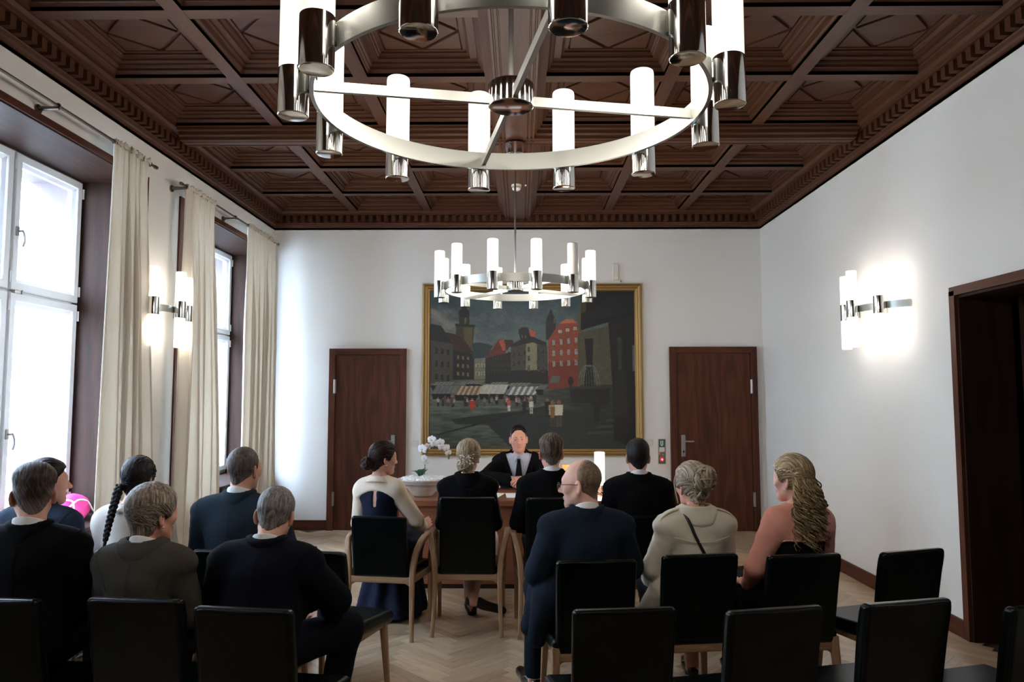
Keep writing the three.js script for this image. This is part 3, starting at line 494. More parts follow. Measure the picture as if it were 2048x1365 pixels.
  man(410, 978, 84, C(196, 190, 180), C(176, 50, 36)); poly(C(176, 50, 36), 398, 915, 422, 915, 432, 965, 388, 965); man(676, 990, 100, C(170, 78, 54), C(190, 188, 178)); man(788, 1010, 112, C(24, 26, 27), C(20, 22, 23)); man(838, 1010, 112, C(190, 186, 172), C(170, 166, 152)); man(955, 1035, 140, C(22, 24, 26), C(20, 22, 22)); man(992, 1105, 200, C(150, 136, 104), C(60, 54, 40)); man(1038, 1105, 200, C(196, 190, 170), C(74, 66, 46)); poly(C(120, 88, 40), 975, 960, 1008, 960, 1004, 1040, 978, 1040); man(1310, 1070, 190, C(22, 23, 23), C(18, 19, 19), C(40, 34, 30));
  // brush work: short strokes that pick up and vary the colour below them
  const base = c.getImageData(0, 0, W, H).data;
  for (let i = 0; i < 42000; i++) {
    const x = rr() * W, y = rr() * H, o = ((y | 0) * W + (x | 0)) * 4, k = 0.72 + 0.56 * (0.5 * rr() + 0.5 * fbm(x * 0.012, y * 0.012, 6, 3) * 1.1), l = 5 + rr() * 15, ground = y > 640, h = (rr() - 0.5) * 10;
    c.fillStyle = C(base[o] * k + h, base[o + 1] * k + h * 0.8, base[o + 2] * k + h * 0.6, 0.5); c.save(); c.translate(x + 100, y + 110); c.rotate((ground ? 0 : rr() > 0.5 ? 1.57 : 0.3) + (rr() - 0.5) * 0.7); c.fillRect(-l / 2, -1.5, l, 2 + rr() * 2.5); c.restore();
  }
  const t = new THREE.CanvasTexture(cv); t.colorSpace = THREE.SRGBColorSpace; return t;
}
{
  const x0 = -1.213, x1 = 1.513, y0 = 0.885, y1 = 3.02, t = thing('painting', 'large gold framed oil painting of a market square on the end wall', 'painting', [(x0 + x1) / 2, y0, ZB]);
  const w = (x1 - x0) / 2, h = y1 - y0, gold = std({ color: rgb(160, 130, 82), metalness: 0.75, roughness: 0.48, bumpMap: texPlaster, bumpScale: 0.0006 }), cream = std({ color: rgb(206, 190, 158), roughness: 0.5 });
  // profile stands off the wall; turn xz into xy
  const stand = (g) => g.applyMatrix4(new THREE.Matrix4().set(1, 0, 0, 0, 0, 0, 1, 0, 0, 1, 0, 0, 0, 0, 0, 1).multiply(new THREE.Matrix4().makeScale(1, 1, 1)));
  const fr = frameSweep(-w, w, 0, h, [[0, 0.0], [0, 0.03], [0.004, 0.034], [0.016, 0.034], [0.016, 0.03]]); stand(fr); fr.computeVertexNormals(); mesh('outer_fillet', fr, cream, t);
  const f2 = frameSweep(-w + 0.016, w - 0.016, 0.016, h - 0.016, [[0, 0.0], [0, 0.06], [0.006, 0.066], [0.016, 0.068], [0.022, 0.06], [0.026, 0.052], [0.04, 0.046], [0.05, 0.05], [0.056, 0.046], [0.06, 0.04], [0.072, 0.036], [0.078, 0.038], [0.084, 0.03], [0.088, 0.02]]); stand(f2); f2.computeVertexNormals(); mesh('frame', f2, gold, t);
  const iw = w - 0.1, ih = h - 0.2;
  mesh('canvas', new THREE.PlaneGeometry(iw * 2, ih).translate(0, h / 2, 0.022), std({ map: paintSquare(), roughness: 0.55 }), t);
  mesh('backing', at(new THREE.BoxGeometry(2 * w - 0.04, h - 0.04, 0.016), 0, h / 2, 0.009), M.black, t);
}
// ---------------------------------------------------------------- small fittings on the end wall
const plastic = std({ color: rgb(218, 214, 202), roughness: 0.45 });
function wallSwitch(x, y, label) { const s = thing('light_switch', label, 'switch', [x, y, ZB]); mesh('plate', at(rbox(0.082, 0.082, 0.01, 0.003), 0, 0, 0.005), plastic, s); mesh('rocker', at(rbox(0.056, 0.056, 0.008, 0.003).rotateX(0.06), 0, 0, 0.011), plastic, s); }
wallSwitch(-1.285, 1.04, 'cream light switch between the left door and the painting');
wallSwitch(1.585, 1.055, 'cream light switch at the lower right of the painting');
{
  const s = thing('wall_sensor', 'small white box on the wall above the painting', 'sensor', [1.19, 3.16, ZB]);
  mesh('housing', at(rbox(0.07, 0.21, 0.03, 0.008), 0, 0, 0.015), plastic, s); mesh('lens', at(rbox(0.04, 0.05, 0.012, 0.005), 0, -0.04, 0.032), plastic, s);
  tag(mesh('hook', at(cyl(0.011, 0.011, 0.03, 12).rotateX(Math.PI / 2), 1.255, 3.045, ZB + 0.016), M.steel), 'small dark hook above the painting frame', 'hook');
}
{
  const s = thing('door_terminal', 'steel escape door terminal with green exit sign and red button', 'door control', [1.728, 0.95, ZB]);
  mesh('plate', at(rbox(0.09, 0.3, 0.012, 0.003), 0, 0, 0.006), M.steel, s);
  const cv = document.createElement('canvas'); cv.width = cv.height = 128; const c = cv.getContext('2d');
  c.fillStyle = '#1d5c46'; c.fillRect(0, 0, 128, 128); c.fillStyle = '#eef4ee'; c.fillRect(26, 16, 34, 66); c.fillRect(68, 16, 34, 66); c.fillStyle = '#1d5c46'; c.beginPath(); c.arc(48, 28, 8, 0, 7); c.fill(); c.fillRect(40, 38, 14, 40); c.fillRect(80, 24, 12, 50);
  c.fillStyle = '#eef4ee'; c.beginPath(); c.moveTo(64, 118); c.lineTo(16, 92); c.lineTo(112, 92); c.fill();
  const t = new THREE.CanvasTexture(cv); t.colorSpace = THREE.SRGBColorSpace;
  mesh('exit_sign', new THREE.PlaneGeometry(0.066, 0.08).translate(0, 0.098, 0.0135), std({ map: t, roughness: 0.4 }), s);
  mesh('label', new THREE.PlaneGeometry(0.066, 0.055).translate(0, 0.02, 0.0135), plastic, s);
  mesh('key_switch', at(cyl(0.012, 0.012, 0.01, 16).rotateX(Math.PI / 2), 0.01, -0.035, 0.015), M.chrome, s);
  mesh('orange_label', new THREE.PlaneGeometry(0.02, 0.03).translate(-0.028, -0.028, 0.0135), std({ color: rgb(214, 150, 70), roughness: 0.6 }), s);
  mesh('button', at(cyl(0.02, 0.022, 0.012, 20).rotateX(Math.PI / 2), 0, -0.098, 0.017), std({ color: rgb(190, 30, 34), roughness: 0.35, emissive: rgb(220, 40, 44), emissiveIntensity: 0.6 }), s);
  mesh('button_light', at(cyl(0.007, 0.007, 0.004, 14).rotateX(Math.PI / 2), 0, -0.098, 0.0245), std({ color: rgb(255, 220, 220), emissive: rgb(255, 220, 220), emissiveIntensity: 0.9 }), s);
  const b = new THREE.PointLight(rgb(255, 90, 90), 0.002); b.position.set(0, -0.098, 0.035); b.castShadow = true; s.add(b);
}
{
  const s = thing('smoke_detector', 'white round smoke detector on the central ceiling beam', 'smoke detector', [CX - 0.005, 3.8, -7.35]);
  mesh('base', at(cyl(0.052, 0.052, 0.02, 28), 0, -0.011, 0), plastic, s); mesh('dome', lathe([[0.0001, -0.062], [0.03, -0.06], [0.042, -0.05], [0.048, -0.022], [0.0001, -0.02]], 28), plastic, s);
  tag(mesh('ceiling_plate', at(rbox(0.02, 0.012, 0.02, 0.002), CX + 0.09, 3.794, -7.35), plastic), 'tiny white square next to the smoke detector', 'sensor');
}
// ---------------------------------------------------------------- registrar's desk
const DY = 0.745;
{
  const t = thing('desk', 'long brown wooden desk at which the officiant sits', 'desk', [-0.02, 0, -6.6]);
  mesh('desk_top', at(boxUV(rbox(2.14, 0.048, 0.86, 0.004), 'x'), 0, DY - 0.024, 0), M.desk, t);
  mesh('front_panel', at(box(2.02, DY - 0.1, 0.03, 'x'), 0, (DY - 0.1) / 2 + 0.04, 0.34), M.desk, t);
  mesh('plinth', at(box(2.02, 0.04, 0.02, 'x'), 0, 0.02, 0.33), M.jamb, t);
  mesh('apron_gap', at(box(2.0, 0.03, 0.02, 'x'), 0, DY - 0.062, 0.33), M.jamb, t);
  for (const s of [-1, 1]) mesh('side_panel', at(box(0.03, DY - 0.048, 0.7, 'y'), s * 0.995, (DY - 0.048) / 2, 0), M.desk, t);
}
// bowl with pebbles and orchid
{
  const b = thing('bowl', 'wide pale ceramic bowl with brown blotches at the left of the desk', 'bowl', [-0.855, DY + 0.001, -6.47]);
  const tex = dataTex(256, 256, (() => { const f = tile((u, v) => fbm(u * 6, v * 5, 8, 4)), g = tile((u, v) => fbm(u * 30, v * 26, 2, 3)); return (u, v) => { const k = smooth(0.55, 0.68, f(u, v)), n = 14 * g(u, v); return [mix(206, 150, k) + n - 8, mix(198, 134, k) + n - 8, mix(184, 116, k) + n - 8]; }; })());
  mesh('body', lathe([[0.0001, 0], [0.075, 0], [0.085, 0.006], [0.115, 0.04], [0.165, 0.095], [0.205, 0.132], [0.222, 0.142], [0.222, 0.15], [0.21, 0.15], [0.19, 0.135], [0.15, 0.095], [0.1, 0.05], [0.0001, 0.045]], 56), std({ map: tex, roughness: 0.6, bumpMap: tex, bumpScale: 0.002 }), b);
  const rr = rng(4), peb = [], base = new THREE.IcosahedronGeometry(1, 1);
  for (let i = 0; i < 420; i++) { const a = rr() * 6.283, r = Math.sqrt(rr()) * 0.19, g = base.clone(); g.scale(0.012 + rr() * 0.006, 0.008 + rr() * 0.004, 0.01 + rr() * 0.006).rotateY(rr() * 6).rotateX(rr()); g.translate(Math.cos(a) * r, 0.146 + 0.022 * (1 - r / 0.2) + rr() * 0.006, Math.sin(a) * r); peb.push(g); }
  const p = mesh('white_pebbles', merge([...peb, at(lathe([[0.0001, 0.163], [0.1, 0.155], [0.19, 0.142], [0.19, 0.1], [0.0001, 0.1]], 40), 0, 0, 0)]), std({ color: rgb(232, 234, 232), roughness: 0.6 }), b); p.userData.kind = 'stuff';
  const o = thing('orchid', 'white orchid with an arching spray growing in the pale bowl', 'orchid', [-0.855, DY + 0.165, -6.47]);
  const green = std({ color: rgb(58, 104, 74), roughness: 0.45 }), stemM = std({ color: rgb(74, 84, 58), roughness: 0.6 }), petal = phy({ color: rgb(240, 240, 242), roughness: 0.7, transmission: 0.15 });
  const path = [[0.01, 0, 0], [0.013, 0.08, 0], [0.02, 0.16, 0.005], [0.045, 0.25, 0.01], [0.1, 0.315, 0.015], [0.16, 0.31, 0.02], [0.215, 0.26, 0.025], [0.23, 0.19, 0.03]];
  mesh('stem', tube(path, 0.0032, { samples: 40 }), stemM, o);
  const leaf = (len, w, turn, tilt) => { const g = sweep([[0, 0, 0], [0, len * 0.35, len * 0.25], [0, len * 0.55, len * 0.65], [0, len * 0.5, len]], (t) => [w * Math.sin(Math.PI * clamp(t * 0.92 + 0.06, 0, 1)) + 0.001, 0.002], { sides: 10, samples: 14 }); g.rotateX(tilt).rotateY(turn); return g; };
  [[0.11, 0.03, 0.2, -0.3], [0.1, 0.028, 2.4, -0.2], [0.09, 0.026, -1.7, -0.2], [0.1, 0.028, 1.1, -0.5], [0.085, 0.026, -0.7, -0.4]].forEach(([l, w, a, b2], i) => mesh('leaf', at(leaf(l, w, a, b2), -0.025, -0.012, 0.01), green, o));
  const pet = (len, w) => sweep([[0, 0, 0], [0, len * 0.5, 0.006], [0, len, 0.001]], (t) => [w * Math.pow(Math.sin(Math.PI * clamp(t * 0.86 + 0.07, 0, 1)), 0.7), 0.0014], { sides: 8, samples: 8 });
  const blossom = (x, y, z, s, ry, rx) => {
    const parts = []; for (let k = 0; k < 3; k++) parts.push(pet(0.034, 0.013).rotateZ(k * 2.094)); for (const k of [-1, 1]) parts.push(pet(0.036, 0.021).rotateZ(k * 1.15)); for (const g of parts) g.translate(0, 0, 0);
    const f = mesh('blossom', merge(parts).scale(s, s, s), petal, o); f.position.set(x, y, z); f.rotation.set(rx, ry, 0.2 * ry);
    mesh('lip', new THREE.IcosahedronGeometry(0.006 * s, 1).scale(1, 0.8, 1.4).translate(0, -0.004, 0.006), std({ color: rgb(226, 214, 170), roughness: 0.6 }), f);
  };
  for (const [x, y, z, s, a, b2] of [[-0.005, 0.245, 0.03, 1.35, -0.5, 0.1], [0.03, 0.262, 0.0, 1.0, 0.6, 0], [0.012, 0.165, 0.025, 0.95, -0.4, 0.2], [0.024, 0.128, 0.02, 0.8, 0.4, 0.3], [0.075, 0.325, 0.02, 1.15, -0.2, -0.2], [0.1, 0.29, 0.04, 1.1, 0.2, 0.1], [0.15, 0.3, 0.03, 1.15, 0.3, 0], [0.165, 0.262, 0.04, 1.0, 0.1, 0.3], [0.205, 0.255, 0.035, 1.05, 0.7, 0.2], [0.222, 0.212, 0.035, 0.9, 0.5, 0.4]]) blossom(x, y, z, s, a, b2);
  for (const [x, y] of [[0.23, 0.185], [0.226, 0.165]]) mesh('bud', new THREE.IcosahedronGeometry(0.009, 1).scale(0.8, 1.3, 0.8).translate(x, y, 0.03), green, o);
  // tea light glasses beside the bowl
  for (const [x, z, l] of [[-0.62, -6.36, 'small clear glass candle dish beside the bowl'], [-0.66, -6.52, 'small clear glass candle dish behind the bowl rim']]) { const g = thing('candle_dish', l, 'candle holder', [x, DY + 0.001, z]); mesh('dish', lathe([[0.0001, 0], [0.03, 0], [0.042, 0.01], [0.046, 0.026], [0.043, 0.026], [0.038, 0.012], [0.0001, 0.008]], 28), phy({ color: rgb(236, 242, 244), transmission: 1, thickness: 0.004, roughness: 0.04 }), g); mesh('candle', at(cyl(0.018, 0.018, 0.016, 18), 0, 0.017, 0), M.paper, g); }
}
// desk lamp
{
  const l = thing('desk_lamp', 'glowing white cylinder lamp on the right part of the desk', 'lamp', [0.715, DY + 0.001, -6.6]);
  mesh('base', merge([at(lathe([[0.0001, 0], [0.05, 0], [0.052, 0.004], [0.052, 0.012], [0.014, 0.016], [0.012, 0.02], [0.012, 0.07], [0.03, 0.074], [0.03, 0.08], [0.0001, 0.08]], 32), 0, 0, 0)]), M.chrome, l);
  mesh('shade', at(lathe([[0.0001, 0.0], [0.043, 0], [0.046, 0.004], [0.046, 0.288], [0.043, 0.292], [0.0001, 0.292]], 32), 0, 0.08, 0), std({ color: rgb(250, 240, 228), roughness: 0.4, emissive: LAMP, emissiveIntensity: 1.9 }), l);
  bulb(0, 0.23, 0, 0.5, l);
  tag(mesh('power_cord', tube([[0.715, DY + 0.005, -6.545], [0.74, DY + 0.005, -6.44], [0.82, DY + 0.005, -6.36], [0.95, DY + 0.005, -6.33]], 0.0035), M.black), 'thin black cord running over the desk from the lamp', 'cord');
}
// papers, calendar stand and pen
{
  const sheet = (x, z, r, l) => { const m = tag(mesh('paper_sheet', new THREE.BoxGeometry(0.21, 0.002, 0.297), M.paper), l, 'paper'); m.position.set(x, DY + 0.002, z); m.rotation.y = r; };
  sheet(-0.02, -6.48, 0.05, 'white sheet of paper under the clasped hands of the officiant');
  sheet(-0.27, -6.5, -0.2, 'white sheet of paper on the desk beside the blonde bride');
  const f = thing('leaflet_stand', 'standing white card with an orange top on the desk', 'card', [0.47, DY + 0.001, -6.72], 0.25);
  mesh('card', at(new THREE.BoxGeometry(0.16, 0.18, 0.004).rotateX(-0.2), 0, 0.09, 0), M.paper, f); mesh('orange_band', at(new THREE.BoxGeometry(0.16, 0.07, 0.004).rotateX(-0.2), 0, 0.21, -0.024), std({ color: rgb(214, 122, 58), roughness: 0.6 }), f); mesh('foot', at(new THREE.BoxGeometry(0.16, 0.004, 0.09), 0, 0.0025, -0.035), M.paper, f);
  const p = thing('pen_tray', 'small pale tray with red and white packets near the desk lamp', 'tray', [0.86, DY + 0.001, -6.62]);
  mesh('tray', at(rbox(0.12, 0.05, 0.08, 0.006), 0, 0.025, 0), std({ color: rgb(206, 208, 212), roughness: 0.4 }), p); mesh('packet', at(rbox(0.05, 0.03, 0.05, 0.004), 0.0, 0.066, 0), std({ color: rgb(196, 70, 74), roughness: 0.5 }), p);
}

// ---------------------------------------------------------------- chairs (they face -z; origin on the floor under the seat)
function padded(w, h, d, r, f, seg = 7) {      // a soft rounded box bent by f(v)
  const g = new RoundedBoxGeometry(w, h, d, seg, r), p = g.attributes.position, v = V3();
  for (let i = 0; i < p.count; i++) { v.fromBufferAttribute(p, i); f(v); p.setXYZ(i, v.x, v.y, v.z); }
  const q = mergeVertices((g.deleteAttribute('uv'), g.deleteAttribute('normal'), g)); q.computeVertexNormals(); return boxUV(q, 'y');
}
function backShape(h, y0, wb, wt, lean) {
  const bend = (v) => { const t = v.y / h + 0.5, k = mix(wb, wt, smooth(0, 1, t)) / wb; v.x *= k; v.z += 0.32 * v.x * v.x * -1 + t * lean + 0.03 * t * t; v.y += y0 + h / 2; v.z += 0.205; };
  const pad = padded(wb, h, 0.052, 0.02, bend, 6);
  const pts = [], hw = wb / 2 - 0.012, hh = h / 2 - 0.012, c = 0.022;
  const loop = [[-hw, -hh], [-hw, hh - c], [-hw + c * 0.3, hh - c * 0.3], [-hw + c, hh], [0, hh], [hw - c, hh], [hw - c * 0.3, hh - c * 0.3], [hw, hh - c], [hw, 0], [hw, -hh]];
  const welt = (off) => sweep(loop.map(([x, y]) => { const v = V3(x * 1.015, y * 1.012, off); bend(v); return v; }), () => [0.0038, 0.0038], { sides: 6, samples: 48 });
  return { pad, welt: merge([welt(0.021), welt(-0.021)]) };
}
const seatPad = padded(0.45, 0.075, 0.46, 0.03, (v) => { const t = (v.z + 0.23) / 0.46; v.x *= mix(1.03, 0.9, t); const e = Math.abs(v.x) / 0.225; v.y += 0.423 + 0.012 * Math.pow(e, 3) - 0.03 * smooth(0.2, 0, t) - 0.006 * (1 - e * e) + 0.006 * t; v.z -= 0.01; }, 6);
const legTaper = (top, bot, a, b) => boxUV(sweep([bot, top].map((p) => V3(...p)), (t) => [mix(b, a, t), mix(b, a, t)], { sides: 16, power: 4, curve: false, side: V3(1, 0, 0) }), 'y');
const railBar = (a, b, w, h) => boxUV(sweep([a, b].map((p) => V3(...p)), () => [w, h], { sides: 12, power: 5, curve: false, side: V3(0, 0, 1) }), 'x');
function makeSideChair(label, pos, turn) {
  const c = thing('side_chair', label, 'chair', pos, turn, 'upholstered side chairs'), b = backShape(0.43, 0.42, 0.372, 0.384, 0.045);
  mesh('seat', seatPad, M.leather, c); const back = mesh('backrest', b.pad, M.leather, c); mesh('piping', b.welt, M.leather, back);
  for (const s of [-1, 1]) { mesh('leg', legTaper([s * 0.185, 0.398, -0.185], [s * 0.205, 0, -0.215], 0.02, 0.0125), M.oak, c); mesh('leg', legTaper([s * 0.185, 0.43, 0.2], [s * 0.2, 0, 0.245], 0.021, 0.0135), M.oak, c); }
  mesh('seat_frame', merge([railBar([-0.185, 0.385, 0.2], [0.185, 0.385, 0.2], 0.012, 0.022), railBar([-0.185, 0.378, -0.185], [0.185, 0.378, -0.185], 0.012, 0.02), ...[-1, 1].map((s) => boxUV(sweep([V3(s * 0.185, 0.383, 0.2), V3(s * 0.185, 0.378, -0.185)], () => [0.012, 0.02], { sides: 12, power: 5, curve: false, side: V3(1, 0, 0) }), 'z')), ...[-1, 1].map((s) => boxUV(sweep([[s * 0.178, 0.365, 0.2], [s * 0.165, 0.368, 0.2], [s * 0.14, 0.37, 0.2]], (t) => [0.01, mix(0.026, 0.006, t)], { sides: 8, samples: 6, side: V3(0, 0, 1) }), 'x'))]), M.oak, c);
  return c;
}
function makeArmChair(h, label, pos, turn, group) {
  const c = thing('armchair', label, 'chair', pos, turn, group), b = backShape(h + 0.01, 0.405, 0.385, 0.38, 0.03);
  mesh('seat', seatPad, M.leather, c); const back = mesh('backrest', b.pad, M.leather, c); mesh('piping', b.welt, M.leather, back);
  for (const s of [-1, 1]) {
    // the rear leg runs up past the seat and bows forward into the armrest
    mesh('leg', boxUV(sweep([[s * 0.235, 0, 0.25], [s * 0.225, 0.2, 0.222], [s * 0.222, 0.4, 0.205], [s * 0.228, 0.5, 0.195], [s * 0.242, 0.575, 0.175], [s * 0.258, 0.628, 0.13], [s * 0.265, 0.65, 0.06]], (t) => [mix(0.013, 0.021, smooth(0, 0.5, t)), mix(0.013, 0.019, smooth(0, 0.5, t))], { sides: 14, power: 4, samples: 26 }), 'y'), M.oak, c);
    mesh('armrest', boxUV(sweep([[s * 0.263, 0.643, 0.09], [s * 0.267, 0.655, 0.02], [s * 0.267, 0.655, -0.08], [s * 0.263, 0.648, -0.155], [s * 0.258, 0.625, -0.19]], (t) => [mix(0.021, 0.026, Math.sin(Math.PI * t)), 0.012], { sides: 14, power: 4, samples: 18 }), 'z'), M.oak, c);
    mesh('leg', boxUV(sweep([[s * 0.235, 0, -0.225], [s * 0.235, 0.3, -0.205], [s * 0.243, 0.5, -0.2], [s * 0.255, 0.6, -0.195], [s * 0.259, 0.642, -0.17]], (t) => [mix(0.0125, 0.019, smooth(0, 0.5, t)), 0.016], { sides: 14, power: 4, samples: 20 }), 'y'), M.oak, c);
  }
  mesh('seat_frame', merge([railBar([-0.222, 0.388, 0.205], [0.222, 0.388, 0.205], 0.012, 0.022), railBar([-0.235, 0.378, -0.2], [0.235, 0.378, -0.2], 0.012, 0.02), ...[-1, 1].map((s) => boxUV(sweep([V3(s * 0.222, 0.388, 0.205), V3(s * 0.24, 0.378, -0.2)], () => [0.012, 0.02], { sides: 12, power: 5, curve: false }), 'z')), ...[-1, 1].map((s) => boxUV(sweep([[s * 0.215, 0.37, 0.205], [s * 0.19, 0.374, 0.205], [s * 0.16, 0.378, 0.205]], (t) => [0.01, mix(0.03, 0.006, t)], { sides: 8, samples: 6, side: V3(0, 0, 1) }), 'x'))]), M.oak, c);
  return c;
}
const seats = {};
{
  // [key, x and z of the middle of the top edge, turn in degrees]
  const side = [
    ['A', -2.02, -2.82, -4, 'dark leather chair cut off at the left edge under the man in the black suit'], ['B', -1.47, -2.82, -5, 'dark leather chair under the woman in the grey tweed jacket'], ['C', -1.01, -2.70, -8, 'dark leather chair under the grey haired man in navy with his head bowed'],
    ['D', 0.38, -2.71, 6, 'empty dark leather chair behind the man with glasses'], ['E', 0.93, -2.72, 13, 'empty dark leather chair behind the woman in the pink bolero'], ['F', 1.46, -2.82, 14, 'empty dark leather chair in the rear row with pale glare on its seat'], ['G', 1.97, -2.79, 16, 'empty dark leather chair cut off by the right edge of the picture'],
    ['a', -2.45, -3.69, -6, 'dark leather chair under the man in profile beside the pink bag'], ['b', -1.95, -3.68, -6, 'dark leather chair under the woman with the black braid'], ['c', -1.46, -3.69, -8, 'dark leather chair under the man in the slate blue suit'], ['d', -1.05, -3.69, -15, 'empty dark leather chair right of the man in the slate blue suit'],
    ['e', 0.36, -3.49, 5, 'dark leather chair under the bald man with glasses'], ['f', 0.88, -3.62, 8, 'dark leather chair under the woman in the trench coat'], ['g', 1.39, -3.63, 10, 'dark leather chair under the woman in the pink bolero'], ['h', 1.97, -3.73, 18, 'empty dark leather chair standing against the bright right wall'],
  ];
  let proto = null;
  for (const [k, x, z, deg, label] of side) {
    const a = deg * DEG, cx = x - Math.sin(a) * 0.27, cz = z - Math.cos(a) * 0.27;
    let c; if (!proto) c = proto = makeSideChair(label, [cx, 0, cz], a); else { c = proto.clone(); c.name = numbered('side_chair'); c.position.set(cx, 0, cz); c.rotation.y = a; c.userData = { ...proto.userData, label }; scene.add(c); }
    seats[k] = [cx, cz, a];
    if (k === 'd') { const sh = new THREE.Shape([new THREE.Vector2(-0.02, 0.022), new THREE.Vector2(0.02, 0.027), new THREE.Vector2(0.001, -0.03)]), q = mesh('patch', new THREE.ExtrudeGeometry(sh, { depth: 0.002, bevelEnabled: false }), std({ color: rgb(176, 196, 206), roughness: 0.5 }), c); q.position.set(0.095, 0.605, 0.251); q.rotation.x = -0.17; q.userData.label = 'small pale blue triangular patch'; }  // pale blue triangle set on the backrest, nature unknown
  }
  const arm = [['i', -0.95, -4.93, -8, 0.4, 'low backed oak armchair under the woman in the cream bolero'], ['j', -0.36, -5.0, 0, 0.52, 'high backed oak armchair under the blonde bride in the black jacket'], ['k', 0.23, -4.98, 3, 0.52, 'high backed oak armchair under the groom behind the bald man'], ['l', 0.83, -4.98, 8, 0.4, 'low backed oak armchair under the dark haired man at the right']];
  for (const [k, x, z, deg, h, label] of arm) { const a = deg * DEG, cx = x - Math.sin(a) * 0.26, cz = z - Math.cos(a) * 0.26; makeArmChair(h, label, [cx, 0, cz], a, 'oak armchairs of the front row'); seats[k] = [cx, cz, a]; }
  { const c = proto.clone(); c.name = numbered('side_chair'); c.position.set(-0.015, 0, -7.3); c.rotation.y = Math.PI; c.userData = { ...proto.userData, label: 'dark leather chair of the officiant behind the desk' }; scene.add(c); }
}

// ---------------------------------------------------------------- people: distance fields meshed as smooth surfaces
const len = Math.hypot;
const smin = (a, b, k) => { const h = Math.max(k - Math.abs(a - b), 0) / k; return Math.min(a, b) - h * h * k * 0.25; };
const smax = (a, b, k) => -smin(-a, -b, k);
const ell = (cx, cy, cz, rx, ry, rz) => (x, y, z) => { const a = (x - cx) / rx, b = (y - cy) / ry, c = (z - cz) / rz, k0 = Math.sqrt(a * a + b * b + c * c), e = a / rx, f = b / ry, g = c / rz, k1 = Math.sqrt(e * e + f * f + g * g); return k1 < 1e-6 ? -Math.min(rx, ry, rz) : k0 * (k0 - 1) / k1; };
const cone = (a, b, ra, rb) => { const bx = b[0] - a[0], by = b[1] - a[1], bz = b[2] - a[2], bb = bx * bx + by * by + bz * bz + 1e-9; return (x, y, z) => { const px = x - a[0], py = y - a[1], pz = z - a[2], h = clamp((px * bx + py * by + pz * bz) / bb, 0, 1), dx = px - bx * h, dy = py - by * h, dz = pz - bz * h; return Math.sqrt(dx * dx + dy * dy + dz * dz) - (ra + (rb - ra) * h); }; };
function union(list, k) { return (x, y, z) => { let d = list[0](x, y, z); for (let i = 1; i < list.length; i++) d = smin(d, list[i](x, y, z), k); return d; }; }
function nets(f, lo, hi, cell) {
  const n = [0, 1, 2].map((i) => Math.ceil((hi[i] - lo[i]) / cell) + 2), [nx, ny, nz] = n, v = new Float32Array(nx * ny * nz);
  for (let k = 0, o = 0; k < nz; k++) for (let j = 0; j < ny; j++) for (let i = 0; i < nx; i++, o++) v[o] = f(lo[0] + (i - 0.5) * cell, lo[1] + (j - 0.5) * cell, lo[2] + (k - 0.5) * cell);
  const id = new Int32Array(nx * ny * nz).fill(-1), pos = [], idx = [], sx = 1, sy = nx, sz = nx * ny, cor = [0, sx, sy, sx + sy, sz, sx + sz, sy + sz, sx + sy + sz];
  const ed = [[0, 1], [2, 3], [4, 5], [6, 7], [0, 2], [1, 3], [4, 6], [5, 7], [0, 4], [1, 5], [2, 6], [3, 7]];
  for (let k = 0; k < nz - 1; k++) for (let j = 0; j < ny - 1; j++) for (let i = 0; i < nx - 1; i++) {
    const o = i + j * sy + k * sz; let m = 0; for (let c = 0; c < 8; c++) if (v[o + cor[c]] < 0) m |= 1 << c;
    if (m === 0 || m === 255) continue;
    let x = 0, y = 0, z = 0, q = 0;
    for (const [a, b] of ed) { const va = v[o + cor[a]], vb = v[o + cor[b]]; if ((va < 0) === (vb < 0)) continue; const t = va / (va - vb), ax = a & 1, ay = (a >> 1) & 1, az = a >> 2; x += ax + ((b & 1) - ax) * t; y += ay + (((b >> 1) & 1) - ay) * t; z += az + ((b >> 2) - az) * t; q++; }
    id[o] = pos.length / 3; pos.push(lo[0] + (i - 0.5 + x / q) * cell, lo[1] + (j - 0.5 + y / q) * cell, lo[2] + (k - 0.5 + z / q) * cell);
  }
  const quad = (a, b, c, d, s) => { if (a < 0 || b < 0 || c < 0 || d < 0) return; s ? idx.push(a, b, c, a, c, d) : idx.push(a, c, b, a, d, c); };
  for (let k = 1; k < nz - 1; k++) for (let j = 1; j < ny - 1; j++) for (let i = 1; i < nx - 1; i++) {
    const o = i + j * sy + k * sz, s = v[o] < 0;
    if (s !== (v[o + sx] < 0)) quad(id[o], id[o - sy], id[o - sy - sz], id[o - sz], !s);
    if (s !== (v[o + sy] < 0)) quad(id[o], id[o - sz], id[o - sx - sz], id[o - sx], !s);
    if (s !== (v[o + sz] < 0)) quad(id[o], id[o - sx], id[o - sx - sy], id[o - sy], !s);
  }
  const g = new THREE.BufferGeometry(); g.setAttribute('position', new THREE.Float32BufferAttribute(pos, 3)); g.setIndex(idx); g.computeVertexNormals(); return g;
}
function tint(g, f) { const p = g.attributes.position, c = new Float32Array(p.count * 3); for (let i = 0; i < p.count; i++) { const q = f(p.getX(i), p.getY(i), p.getZ(i)); c.set(q, i * 3); } g.setAttribute('color', new THREE.BufferAttribute(c, 3)); return g; }
const flatTint = (g, r = 1, gg = r, b = r) => tint(g, () => [r, gg, b]);
function fuse(list, uv = false) { return mergeGeometries(list.map((g) => { const q = g.clone(); for (const k of Object.keys(q.attributes)) if (!['position', 'normal', 'color', ...(uv ? ['uv'] : [])].includes(k)) q.deleteAttribute(k); if (!q.index) q.setIndex([...Array(q.attributes.position.count).keys()]); if (!q.attributes.color) flatTint(q); return q; })); }

